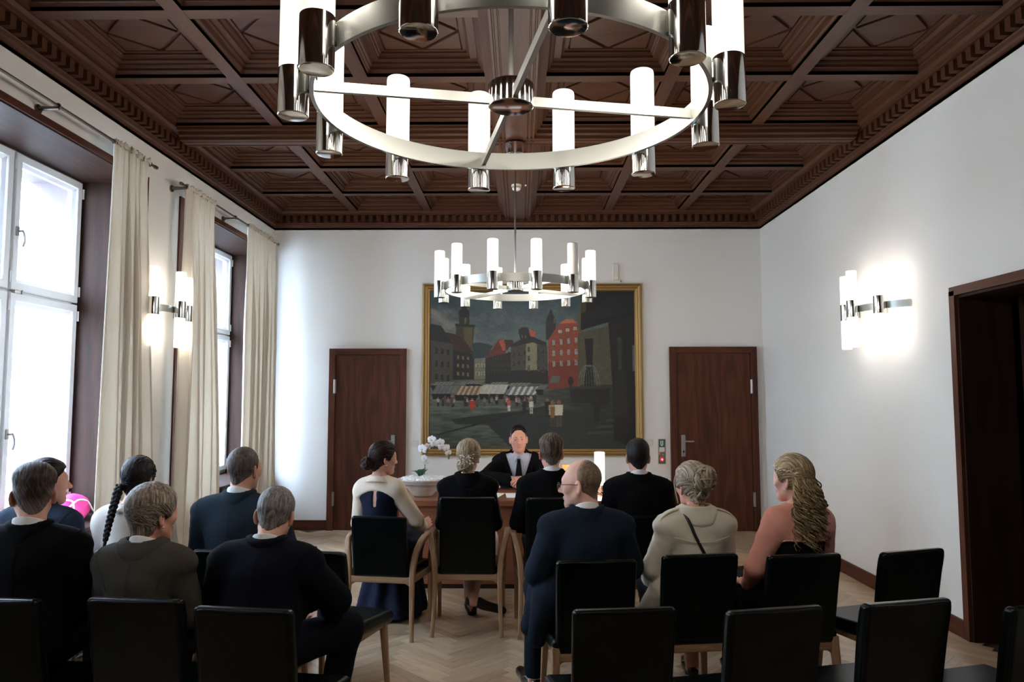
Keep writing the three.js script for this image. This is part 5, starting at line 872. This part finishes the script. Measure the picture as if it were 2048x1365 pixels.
// ---------------------------------------------------------------- the people in the room
const W_SHIRT = std({ color: rgb(232, 232, 232), roughness: 0.85 });
const BLACK = cloth(7, 8, 10), NAVY = cloth(9, 12, 22), SLATE = cloth(34, 46, 56), BLUE = cloth(24, 35, 47);
const brownH = [lin(46, 34, 28), lin(86, 70, 58)], darkH = [lin(18, 15, 15), lin(44, 36, 34)], greyH = [lin(70, 66, 62), lin(140, 134, 128)];
const seatAt = (k, dx = 0, dz = 0) => { const [x, z, a] = seats[k]; return [x + Math.cos(a) * dx + Math.sin(a) * dz, z - Math.sin(a) * dx + Math.cos(a) * dz]; };
const suit = (m, o = {}) => [jacket(m, o), shirtCollar(o.shirt || W_SHIRT), trousers(o.legs || m), shoes(shoeM)];

// 1 man at the left edge, seen from behind, faded haircut
person({ headAt: [-2.108, 1.199, -3.16], turn: 0.12, look: 0.57, w: 1.0, arms: [[[-0.22, 0.72, -0.05]], [[0.2, 0.72, -0.06]]], label: 'man in a black suit with a faded haircut seen from behind at the left edge',
  hair: [hairShell({ t: 0.004, top: 0.02, streak: 0.0018, dir: 'z', c: brownH[0], c2: brownH[1], seed: 2, tone: (x, y, z, q) => { const k = smooth(-0.04, 0.02, y - 0.03 * smooth(0.03, 0.06, Math.abs(x))); return [0, 1, 2].map((i) => mix([0.26, 0.2, 0.17][i] * (0.8 + 0.4 * noise(x * 300, y * 300, z * 300)), q[i], k)); } })], wear: suit(BLACK, { seed: 3 }) });
// 2 man in profile beside the pink bag
person({ headAt: [-2.602, 1.147, -4.02], turn: -0.15, look: -0.72, w: 1.03, lean: 0.05, arms: [[[-0.2, 0.7, -0.05]], [[0.19, 0.7, -0.08]]], label: 'man in a dark blue suit turned in profile in front of the near window',
  hair: [hairShell({ t: 0.007, top: 0.012, dir: 'z', c: darkH[0], c2: darkH[1], seed: 4 })], wear: suit(cloth(34, 44, 58), { seed: 6 }) });
// 3 woman with the braid
{
  const h = [hairShell({ line: HAIRLINE.woman, t: 0.013, c: lin(14, 12, 13), c2: lin(40, 36, 38), streak: 0.002, dir: 'z', seed: 5 })], c1 = lin(15, 13, 14), c2 = lin(44, 40, 42);
  h.push(...combed(60, 3, c1, c2, 2.0, [-0.045, -0.05, 0.1], 0.006, 0.013));
  for (let k = 0; k < 3; k++) { const pts = []; for (let i = 0; i <= 40; i++) { const t = i / 40, a = t * 26 + k * 2.094; pts.push(V3(-0.05 - 0.02 * t + Math.sin(a) * 0.013 * (1 - 0.4 * t), -0.04 - t * 0.31, 0.105 + 0.045 * Math.sin(t * 1.5) + Math.sin(a * 2) * 0.006)); } h.push(lock(pts, 0.0155, 0.009, vary(c1, c2, k * 0.3), 90, 8, 0.85)); }
  h.push(lock([[-0.07, -0.35, 0.15], [-0.071, -0.375, 0.152], [-0.072, -0.4, 0.152]], 0.012, 0.006, c1, 8, 8));
  person({ headAt: [-2.09, 1.171, -4.0], turn: -0.1, look: 0.0, f: 1, w: 1.1, head: { yaw: -0.35, down: 0.15 }, skin: skinM(204, 160, 142), label: 'woman with a long black braid and a cream blouse', hair: h,
    wear: [jacket(cloth(222, 216, 208, { roughness: 0.9 }), { name: 'blouse', e: 0.012, wr: 0.006, seed: 8, k: 0.05, square: false, collar: 0 }), band_('blouse_collar', cloth(222, 216, 208)), trousers(cloth(40, 40, 46)), shoes(shoeM)] });
}
function band_(name, m, o = {}) { return (c) => band(c, m, name, { r: 0.066, h: 0.02, y: 1.05, th: 0.005, out: 0.02, ...o }); }
// 4 woman with short grey hair, tweed jacket
{
  const tweed = cloth(70, 66, 60, { roughness: 0.95, bumpMap: texWeave, bumpScale: 0.0012 });
  const c1 = lin(96, 80, 66), c2 = lin(186, 172, 154);
  const h = [hairShell({ line: lineAt([[0, 0.055], [0.6, 0.045], [1.0, 0.0], [1.25, -0.02], [1.5, 0.0], [1.8, -0.03], [2.2, -0.075], [3.15, -0.105]]), t: 0.017, top: 0.006, streak: 0.002, dir: 'y', c: c1, c2, seed: 7, soft: 0.02 }), ...combed(220, 9, c1, c2, 2.4, [0, 0.02, 0.1], 0.0032, 0.017)];
  person({ headAt: [-1.59, 1.111, -3.18], turn: -0.05, look: -0.5, f: 1, w: 1.0, depth: 1.15, lean: 0.04, head: { yaw: -0.75, down: 0.05 }, hs: 1.05, skin: skinM(206, 150, 128), brow: lin(120, 100, 84), label: 'woman with short grey blonde hair and a grey tweed jacket', hair: h,
    wear: [jacket(tweed, { e: 0.02, seed: 12, lap: 0.095 }), shirtCollar(W_SHIRT, { h: 0.05 }), trousers(cloth(30, 30, 34)), shoes(shoeM), earring(1, 0xd8c49a)] });
}
function earring(side, col, both = true) { return (c) => { for (const k of both ? [-1, 1] : [side]) { const g = new THREE.IcosahedronGeometry(0.0055, 2).translate(k * 0.0815, -0.052, 0.008); g.applyMatrix4(c.HM); mesh('earring', g, std({ color: col, roughness: 0.2 }), c.g); } }; }
// 5 man in the slate suit
person({ headAt: [-1.518, 1.222, -4.02], turn: -0.1, look: -0.24, w: 1.16, depth: 1.1, head: { yaw: -0.45 }, label: 'man with cropped hair and a slate blue suit by the far window',
  hair: [hairShell({ t: 0.0045, crop: true, streak: 0.0012, c: lin(62, 54, 50), c2: lin(108, 98, 92), seed: 9, line: lineAt([[0, 0.085], [0.6, 0.075], [0.9, 0.05], [1.15, 0.03], [1.32, -0.008], [1.5, 0.015], [1.75, 0.0], [2.1, -0.045], [3.15, -0.085]]) })], wear: suit(SLATE, { seed: 15, wr: 0.006 }) });
// 6 grey haired man with bowed head
person({ headAt: [-1.1, 1.088, -3.3], turn: -0.05, look: 0.08, w: 1.06, depth: 1.1, lean: 0.3, head: { yaw: -0.3, down: 0.32, roll: -0.08, dz: 0.0 }, label: 'grey haired man in a dark navy suit bending his head down',
  legs: [[], [[0.28, 0.54, -0.36], [0.22, 0.1, -0.3], [0.25, 0.035, -0.42]]], arms: [[[-0.22, 0.72, -0.1]], [[0.28, 0.72, -0.18], [0.2, 0.6, -0.36]]],
  hair: [hairShell({ t: 0.006, top: 0.002, crop: true, streak: 0.002, dir: 'y', c: greyH[0], c2: greyH[1], seed: 11, line: lineAt([[0, 0.09], [0.6, 0.085], [0.9, 0.055], [1.15, 0.035], [1.32, -0.008], [1.5, 0.015], [1.75, 0.0], [2.1, -0.045], [3.15, -0.085]]) })], wear: suit(NAVY, { seed: 18 }) });
// 7 woman with the dark bun, cream bolero over a navy dress
{
  const c1 = lin(30, 21, 20), c2 = lin(72, 54, 48), cream = cloth(226, 212, 192, { roughness: 0.8 }), navy = cloth(20, 26, 46, { roughness: 0.75 });
  const h = [hairShell({ line: HAIRLINE.woman, t: 0.014, c: c1, c2, dir: 'z', seed: 13, streak: 0.002, extra: ell(0.0, -0.045, 0.135, 0.046, 0.046, 0.042) }), ...combed(70, 21, c1, c2, 2.0, [0, -0.03, 0.11], 0.006, 0.014), ...coils(0, -0.045, 0.135, 0.046, 0.046, 0.042, 26, 31, c1, c2, 0.012)];
  person({ headAt: [-0.976, 1.18, -5.24], turn: -0.16, look: -1.0, f: 1, w: 0.92, head: { yaw: -1.0, down: 0.06 }, skin: skinM(214, 166, 146), label: 'woman with a dark chignon, cream bolero and navy dress in the front row', hair: h,
    arms: [[], [[0.25, 0.74, -0.06], [0.24, 0.66, -0.24], [0.3, 0.25, -0.9], [-0.8, -0.5, 0]]],
    wear: [
      (c) => { const t = c.tor(0.006); mesh('dress_top', boxUV(nets((x, y, z) => smax(smax(smax(t(x, y, z), y - c.SY(1.0), 0.01), 0.5 - y, 0.01), Math.min(0.0105 - Math.abs(x + 0.0), Math.min(y - c.SY(0.87), z - 0.03)), 0.003), [-0.3, 0.48, -0.3], [0.3, 1.1, 0.3], 0.009), 'y', 0, 0), navy, c.g); },
      (c) => { const t = c.tor(0.012), a = c.armF(0.012, 0.12), n0 = c.up([0, 1.075, 0.035]); mesh('bolero', boxUV(wrinkle(nets((x, y, z) => { let d = smax(t(x, y, z), c.SY(0.985) + 0.03 * smooth(0.02, 0.16, Math.abs(x)) * -1.6 - y, 0.01); d = smin(d, a(x, y, z), 0.03); return smax(d, Math.min(0.054 - len(x - n0[0], z - n0[2] + 0.02), y - n0[1] + 0.07), 0.008); }, [-0.45, 0.5, -0.5], [0.45, 1.2, 0.3], 0.0105), 0.005, 8, 3), 'y', 0, 0), cream, c.g); },
      band_('shawl_collar', cream, { r: 0.06, h: 0.035, y: 1.06, out: 0.03 }), skirt(navy, { flare: 0.08 }), shoes(shoeM), earring(1, 0xe8e4da)] });
}
// 8 bride with the flowers in her hair
{
  const c1 = lin(140, 116, 84), c2 = lin(222, 204, 172), inkj = cloth(7, 8, 11);
  const h = [hairShell({ line: HAIRLINE.woman, t: 0.017, top: 0.008, c: c1, c2, dir: 'y', seed: 17, streak: 0.002, extra: ell(0, -0.052, 0.115, 0.06, 0.05, 0.042), ears: true }), ...combed(220, 23, c1, c2, 2.2, [0, -0.01, 0.13], 0.0035, 0.018), ...coils(0, -0.055, 0.115, 0.06, 0.048, 0.042, 22, 37, c1, c2, 0.013)];
  person({ headAt: [-0.37, 1.183, -5.3], turn: -0.05, look: -0.18, f: 1, w: 1.0, head: { yaw: -0.18 }, skin: skinM(216, 168, 150), brow: lin(130, 104, 72), label: 'blonde bride in a black jacket with small white flowers in her chignon', hair: h,
    legs: [[[-0.08, 0.535, -0.43], [0.0, 0.2, -0.12], [0.0, 0.05, -0.2]], [[0.08, 0.535, -0.43], [0.03, 0.2, -0.06], [0.15, 0.1, -0.09]]],
    wear: [jacket(inkj, { e: 0.014, seed: 21, lap: 0.09 }), skirt(cloth(206, 200, 184), { flare: 0.0, hem: 0.3, zc: -0.3 }), shoes(std({ color: rgb(16, 16, 18), roughness: 0.6 }), 1.2),
      (c) => { const rr = rng(12), gs = []; for (let i = 0; i < 46; i++) { const a = (rr() - 0.5) * 1.7 + 0.25, y = -0.02 + (rr() - 0.35) * 0.075, r = 0.078 + rr() * 0.03, q = new THREE.IcosahedronGeometry(0.003 + rr() * 0.005, 0); q.translate(Math.sin(a) * r, y, 0.075 + Math.cos(a) * r * 0.9); gs.push(q); } const q = fuse(gs); q.applyMatrix4(c.HM); mesh('hair_flowers', q, std({ color: rgb(240, 236, 230), roughness: 0.6, flatShading: true }), c.g); }] });
}
// 9 officiant facing the room
{
  const shirt = std({ color: rgb(186, 190, 206), roughness: 0.85 });
  person({ headAt: [-0.015, 1.201, -7.22], turn: Math.PI, w: 1.1, hs: 1.06, lean: 0.1, head: { yaw: 0.04, down: 0.02, roll: -0.04 }, skin: skinM(214, 158, 136), brow: lin(34, 26, 22), label: 'officiant in a black suit and tie facing the room behind the desk',
    arms: [[[-0.33, 0.835, -0.26], [-0.06, 0.842, -0.44], [0.75, -0.08, -0.55], [0.55, -0.5, 0.1], 'fist'], [[0.33, 0.835, -0.26], [0.06, 0.842, -0.44], [-0.75, 0.02, -0.55], [-0.55, -0.5, 0.1], 'fist']],
    hair: [hairShell({ t: 0.0035, top: 0.009, line: lineAt([[0, 0.084], [0.5, 0.08], [0.8, 0.058], [1.1, 0.035], [1.32, -0.008], [1.5, 0.015], [1.75, 0.0], [2.1, -0.045], [3.15, -0.085]]), dir: 'z', c: lin(20, 16, 15), c2: lin(46, 38, 34), seed: 19, tone: (x, y, z, q) => { const k = smooth(0.035, 0.06, y); return [0, 1, 2].map((i) => mix([0.2, 0.15, 0.13][i], q[i], k)); } })],
    wear: [jacket(BLACK, { vee: 0.66, seed: 23 }), (c) => { const t = c.tor(0.008), n0 = c.up([0, 1.075, 0.035]); mesh('shirt', nets((x, y, z) => smax(smax(t(x, y, z), 0.5 - y, 0.01), Math.min(0.05 - len(x - n0[0], z - n0[2] + 0.012), y - n0[1] + 0.05), 0.006), [-0.26, 0.48, -0.32], [0.26, 1.15, 0.26], 0.011), shirt, c.g); },
      (c) => { const m = cloth(22, 24, 26), p = [c.up([0, 1.045, -0.1]), c.up([0, 0.98, -0.124]), c.up([0, 0.86, -0.152]), c.up([0, 0.72, -0.15])]; const g = sweep(p.map((q) => V3(...q)), (t) => [t < 0.12 ? 0.016 : mix(0.018, 0.042, smooth(0.12, 0.9, t)), t < 0.12 ? 0.012 : 0.005], { sides: 10, samples: 26, power: 3 }); mesh('tie', boxUV(g, 'y', 0, 0), m, c.g); },
      (c) => { for (const k of [-1, 1]) { const a = c.up([k * 0.008, 1.066, -0.068]), b = c.up([k * 0.05, 1.085, -0.04]), d = c.up([k * 0.038, 1.02, -0.108]), gg = new THREE.BufferGeometry(); const v = [a, b, d].flat(), o = [0, -0.004, 0.01]; const w2 = [a, b, d].map((q) => q.map((u, i) => u + o[i])).flat(); gg.setAttribute('position', new THREE.Float32BufferAttribute([...v, ...w2], 3)); gg.setIndex([0, 1, 2, 3, 5, 4, 0, 3, 1, 1, 3, 4, 1, 4, 2, 2, 4, 5, 2, 5, 0, 0, 5, 3]); const q = gg.toNonIndexed(); q.computeVertexNormals(); mesh('collar_point', q, shirt, c.g); } },
      shirtCollar(shirt, { gap: 0.25 }), trousers(BLACK), shoes(shoeM)] });
}
// 10 groom
person({ headAt: [0.223, 1.214, -5.27], turn: 0.03, look: 0.06, w: 1.0, head: { yaw: 0.06 }, hs: 1.02, skin: skinM(214, 160, 138), label: 'groom with swept back brown hair and black suit behind the bald man',
  hair: [hairShell({ t: 0.006, top: 0.018, dir: 'y', streak: 0.003, c: lin(60, 48, 38), c2: lin(130, 112, 92), seed: 23, tone: (x, y, z, q) => { const k = smooth(-0.06, 0.0, y); return [0, 1, 2].map((i) => mix(q[i] * 0.6 + 0.12, q[i], k)); } })], wear: suit(BLACK, { seed: 27 }) });
// 11 bald man with glasses turned to the left
person({ headAt: [0.312, 1.166, -3.82], turn: 0.1, look: 1.17, w: 1.04, depth: 1.15, head: { yaw: 1.35, down: 0.06 }, hs: 1.03, skin: skinM(224, 178, 160), brow: lin(120, 104, 92), label: 'bald man with glasses in a navy suit looking to the left',
  hair: [hairShell({ line: lineAt([[0, 0.06], [1.3, 0.03], [1.5, 0.02], [1.75, 0.0], [2.1, -0.05], [3.15, -0.09]]), t: 0.0036, crop: true, streak: 0.0006, c: lin(96, 80, 66), c2: lin(134, 114, 96), seed: 29, soft: 0.016, mask: (x, y, z) => smooth(-0.03, 0.03, z - 0.4 * Math.max(0, y - 0.07)), tone: (x, y, z, q) => { const k = smooth(-0.012, 0.045, z - 0.4 * Math.max(0, y - 0.07)) * smooth(-0.1, -0.05, y); return [0, 1, 2].map((i) => mix([0.62, 0.4, 0.33][i], q[i], k)); } })],
  legs: [[[-0.2, 0.55, -0.4], [-0.23, 0.1, -0.33], [-0.27, 0.035, -0.47]], []], arms: [[[-0.25, 0.72, 0.0], [-0.15, 0.63, -0.24]], [[0.24, 0.73, -0.04], [0.1, 0.63, -0.25]]],
  wear: [...suit(BLUE, { seed: 31, hem: 0.3, wr: 0.008, tail: (() => { const q = [cone([-0.2, 0.62, -0.05], [-0.27, 0.42, -0.12], 0.1, 0.06), cone([-0.2, 0.6, 0.06], [-0.26, 0.4, 0.02], 0.09, 0.05)]; return (x, y, z) => smin(q[0](x, y, z), q[1](x, y, z), 0.04); })() }),
    (c) => { const gs = []; for (const k of [-1, 1]) { gs.push(new THREE.TorusGeometry(0.021, 0.0016, 8, 28).scale(1.12, 0.85, 1).translate(k * 0.031, -0.006, -0.104)); gs.push(tube([[k * 0.054, 0.002, -0.102], [k * 0.071, 0.004, -0.085], [k * 0.08, 0.004, -0.02], [k * 0.08, 0.002, 0.012]], 0.0018, { samples: 12, sides: 6 })); } gs.push(tube([[-0.009, 0.0, -0.105], [0, 0.003, -0.108], [0.009, 0.0, -0.105]], 0.0016, { samples: 6, sides: 6 })); const q = fuse(gs); q.applyMatrix4(c.HM); const gl = mesh('glasses', q, std({ color: rgb(40, 40, 42), roughness: 0.3, metalness: 0.6 }), c.g); for (const k of [-1, 1]) { const d = new THREE.CircleGeometry(0.02, 24).scale(1.12, 0.85, 1).translate(k * 0.031, -0.006, -0.104); d.applyMatrix4(c.HM); mesh('lens', d, M.glass, gl); } }] });
// 12 dark haired man at the right of the front row
person({ headAt: [0.841, 1.188, -5.25], turn: 0.0, look: 0.0, w: 1.02, depth: 1.05, head: { yaw: 0.12 }, skin: skinM(212, 160, 140), label: 'dark haired man in a black suit seated before the right door',
  hair: [hairShell({ t: 0.008, top: 0.009, dir: 'y', c: darkH[0], c2: darkH[1], seed: 33 })], wear: suit(BLACK, { seed: 35 }) });
// 13 woman in the trench coat
{
  const c1 = lin(140, 122, 98), c2 = lin(238, 226, 204), tr = cloth(206, 200, 182, { roughness: 0.8 });
  const h = [hairShell({ line: HAIRLINE.woman, t: 0.016, top: 0.01, c: c1, c2, dir: 'z', streak: 0.003, seed: 37, extra: ell(0.01, 0.045, 0.12, 0.056, 0.06, 0.05) }), ...combed(220, 43, c1, c2, 2.6, [0, 0.02, 0.12], 0.004, 0.017), ...coils(0.01, 0.045, 0.12, 0.064, 0.068, 0.056, 56, 47, c1, c2, 0.013), ...coils(0, -0.04, 0.1, 0.045, 0.03, 0.03, 12, 49, c1, c2, 0.01)];
  for (const k of [-1, 1]) h.push(lock([[k * 0.045, 0.075, -0.07], [k * 0.066, 0.03, -0.07], [k * 0.07, -0.03, -0.062], [k * 0.062, -0.1, -0.05]], 0.007, 0.003, c2, 16));
  person({ headAt: [0.92, 1.141, -3.95], turn: 0.12, look: 0.34, f: 1, w: 1.0, head: { yaw: 0.5, down: 0.05 }, skin: skinM(214, 160, 140), brow: lin(130, 108, 84), label: 'woman in a pale trench coat with a tousled blonde updo', hair: h,
    arms: [[[-0.22, 0.71, -0.03], [-0.17, 0.6, -0.25]], []],
    wear: [jacket(tr, { name: 'trench_coat', e: 0.018, hem: 0.36, seed: 39, wr: 0.008, tail: cone([-0.12, 0.6, -0.02], [-0.2, 0.44, -0.16], 0.12, 0.07), lap: 0.1, collar: 0.04, seams: false }), trousers(cloth(26, 27, 30), 0.014, 0.28), shoes(shoeM),
      (c) => { // epaulettes, yoke seam and bag strap lie on the coat
        const t = c.tor(0.022), a = c.armF(0.02, 0.1), fld = (x, y, z) => smin(t(x, y, z), a(x, y, z), 0.022), drop = (q) => { const e = 0.003, v = V3(...q); for (let i = 0; i < 12; i++) { const d = fld(v.x, v.y, v.z) - 0.004, gx = fld(v.x + e, v.y, v.z) - fld(v.x - e, v.y, v.z), gy = fld(v.x, v.y + e, v.z) - fld(v.x, v.y - e, v.z), gz = fld(v.x, v.y, v.z + e) - fld(v.x, v.y, v.z - e), L = len(gx, gy, gz) + 1e-9; v.x -= d * gx / L; v.y -= d * gy / L; v.z -= d * gz / L; } return v; };
        const along = (p, q, n) => Array.from({ length: n + 1 }, (_, i) => drop(p.map((v, k) => mix(v, q[k], i / n))));
        for (const k of [-1, 1]) mesh('epaulette', boxUV(sweep(along(c.up([k * 0.09, 1.08, 0.03]), c.up([k * 0.215, 1.03, 0.03]), 8), () => [0.006, 0.022], { sides: 8, samples: 12, power: 4, side: V3(0, 1, 0) }), 'x', 0, 0), tr, c.g);
        mesh('yoke_seam', boxUV(sweep(along(c.up([-0.19, 0.93, 0.2]), c.up([0.19, 0.93, 0.2]), 16), () => [0.0022, 0.0022], { sides: 6, samples: 32 }), 'x', 0, 0), tr, c.g);
        mesh('bag_strap', sweep(along(c.up([-0.085, 1.085, 0.04]), c.up([0.09, 0.62, 0.2]), 20), () => [0.0085, 0.0025], { sides: 8, samples: 40, power: 4, side: V3(1, 0.3, 0) }), M.black, c.g);
      }] });
}
// 14 woman in the pink bolero with long curls
{
  const c1 = lin(136, 110, 76), c2 = lin(232, 208, 164), pink = cloth(232, 166, 150, { roughness: 0.8 }), blk = cloth(12, 12, 14, { roughness: 0.7 });
  const h = [hairShell({ line: HAIRLINE.woman, t: 0.015, top: 0.006, c: c1, c2, dir: 'z', streak: 0.003, seed: 41, ears: true }), ...combed(220, 53, c1, c2, 1.9, [0, 0.01, 0.11], 0.0038, 0.016)], rr = rng(61);
  for (let i = 0; i < 300; i++) { const a = (rr() - 0.5) * 2.7, x0 = Math.sin(a) * 0.075, z0 = 0.03 + Math.cos(a) * 0.07, y0 = 0.04 - rr() * 0.07, L = 0.19 + rr() * 0.17, ph = rr() * 6.28, fq = 13 + rr() * 9, am = 0.009 + rr() * 0.016, out = 0.25 + rr() * 0.5, pts = []; for (let k = 0; k <= 14; k++) { const t = k / 14; pts.push(V3(x0 * (1 + out * Math.sin(Math.min(1, t * 1.6) * 1.57)) + Math.sin(ph + t * fq) * am * t * 1.6, y0 - L * t, z0 + 0.035 * Math.sin(Math.min(1, t * 1.8) * 1.57) + Math.cos(ph + t * fq) * am * t * 1.6 + 0.01 * rr())); } h.push(lock(pts, 0.0052 * (0.6 + rr() * 0.8), 0.003, vary(c1, c2, rr()), 26, 6, 0.75)); }
  person({ headAt: [1.46, 1.178, -3.96], turn: 0.2, look: 0.66, f: 1, w: 0.98, head: { yaw: 0.72, down: 0.03 }, hs: 1.05, skin: skinM(234, 190, 176), brow: lin(140, 112, 80), label: 'woman with long blonde curls, pink bolero and black dress', hair: h,
    arms: [[[-0.225, 0.72, -0.03], [-0.17, 0.585, -0.2], [-0.15, 0.1, -1], [0.2, -1, 0]], []],
    wear: [
      (c) => { const t = c.tor(0.01); mesh('dress_top', boxUV(nets((x, y, z) => smax(smax(t(x, y, z), y - c.SY(0.95), 0.01), 0.48 - y, 0.01), [-0.3, 0.46, -0.32], [0.3, 1.0, 0.3], 0.011), 'y', 0, 0), blk, c.g); },
      (c) => { const t = c.tor(0.016), a = c.armF(0.014, 0.06), n0 = c.up([0, 1.075, 0.035]); mesh('bolero', boxUV(wrinkle(nets((x, y, z) => { let d = smax(t(x, y, z), c.SY(0.9) - 0.03 * smooth(0.1, 0.2, Math.abs(x)) - y, 0.01); d = smin(d, a(x, y, z), 0.025); return smax(d, Math.min(0.056 - len(x - n0[0], z - n0[2] + 0.02), y - n0[1] + 0.07), 0.008); }, [-0.45, 0.5, -0.5], [0.45, 1.2, 0.3], 0.0105), 0.011, 9, 5), 'y', 0, 0), pink, c.g); },
      (c) => { const t = c.tor(0.018), pts = []; for (let i = 0; i <= 40; i++) { const a = i / 40 * Math.PI * 2, dx = Math.sin(a), dz = Math.cos(a); let r = 0.3; for (let k = 0; k < 40; k++) { const yy = c.SY(0.9) - 0.03 * smooth(0.1, 0.2, Math.abs(dx * r)); if (t(dx * r, yy, dz * r) < 0) break; r -= 0.006; } pts.push([dx * r, c.SY(0.9) - 0.03 * smooth(0.1, 0.2, Math.abs(dx * r)) + 0.004, dz * r]); } mesh('hem', boxUV(sweep(pts, () => [0.006, 0.006], { sides: 8, samples: 80 }), 'x', 0, 0), pink, c.g); },
      band_('blouse_collar', cloth(232, 214, 200), { r: 0.05, h: 0.04, y: 1.07, out: 0.024 }), skirt(blk, { flare: 0.06 }), shoes(shoeM), earring(1, 0xeae6e0),
      (c) => { const r2 = rng(71), gs = []; for (let i = 0; i < 44; i++) { const t = i / 43, a = (t - 0.5) * 4.6, x = Math.sin(a) * 0.094, z = -Math.cos(a) * 0.1 + 0.012, q = new THREE.IcosahedronGeometry(0.004 + r2() * 0.005, 0).scale(1, 0.7, 1.3); q.translate(x + (r2() - 0.5) * 0.008, 0.068 - 0.03 * (1 - Math.cos(a)) * 0.6 + (r2() - 0.5) * 0.014, z); gs.push(q); } const q = fuse(gs); q.applyMatrix4(c.HM); mesh('floral_headband', q, std({ color: rgb(232, 220, 206), roughness: 0.5, flatShading: true }), c.g); },
      (c) => { const w = c.arms[0].W, gs = []; for (let i = 0; i < 14; i++) { const a = i / 14 * 6.283; gs.push(new THREE.IcosahedronGeometry(0.006, 1).translate(w[0] + Math.cos(a) * 0.036, w[1] + Math.sin(a) * 0.036, w[2] + 0.012)); } mesh('pearl_bracelet', fuse(gs), std({ color: rgb(236, 228, 220), roughness: 0.25 }), c.g); }] });
}
// ---------------------------------------------------------------- pink drawstring bag on the sill
{
  const b = thing('drawstring_bag', 'bright pink drawstring bag with white cord on the window sill', 'bag', [-3.4, SILL, -5.47]), pinkM = cloth(226, 70, 140, { roughness: 0.6 });
  const q = [ell(0, 0.08, 0, 0.16, 0.095, 0.16), ell(0.08, 0.05, 0.08, 0.1, 0.06, 0.11), ell(-0.06, 0.07, -0.1, 0.1, 0.07, 0.1), ell(0.05, 0.13, 0.02, 0.09, 0.06, 0.1)];
  mesh('pouch', boxUV(wrinkle(nets((x, y, z) => smax(union(q, 0.04)(x, y, z), 0.002 - y, 0.01), [-0.24, -0.01, -0.34], [0.24, 0.22, 0.34], 0.01), 0.014, 14, 7), 'y', 0, 0), pinkM, b);
  const cordM = std({ color: rgb(232, 226, 220), roughness: 0.9 });
  mesh('cord', tube([[0.1, 0.02, 0.3], [0.13, 0.1, 0.2], [0.14, 0.155, 0.08], [0.15, 0.13, -0.02], [0.17, 0.06, -0.06], [0.19, 0.012, -0.12], [0.2, 0.008, -0.22], [0.16, 0.01, -0.3]], 0.0065, { samples: 50 }), cordM, b);
  mesh('cord', tube([[0.06, 0.16, 0.12], [0.12, 0.15, 0.12], [0.155, 0.08, 0.16], [0.16, 0.012, 0.22], [0.17, 0.008, 0.3]], 0.0065, { samples: 40 }), cordM, b);
}

renderer.render(scene, camera);
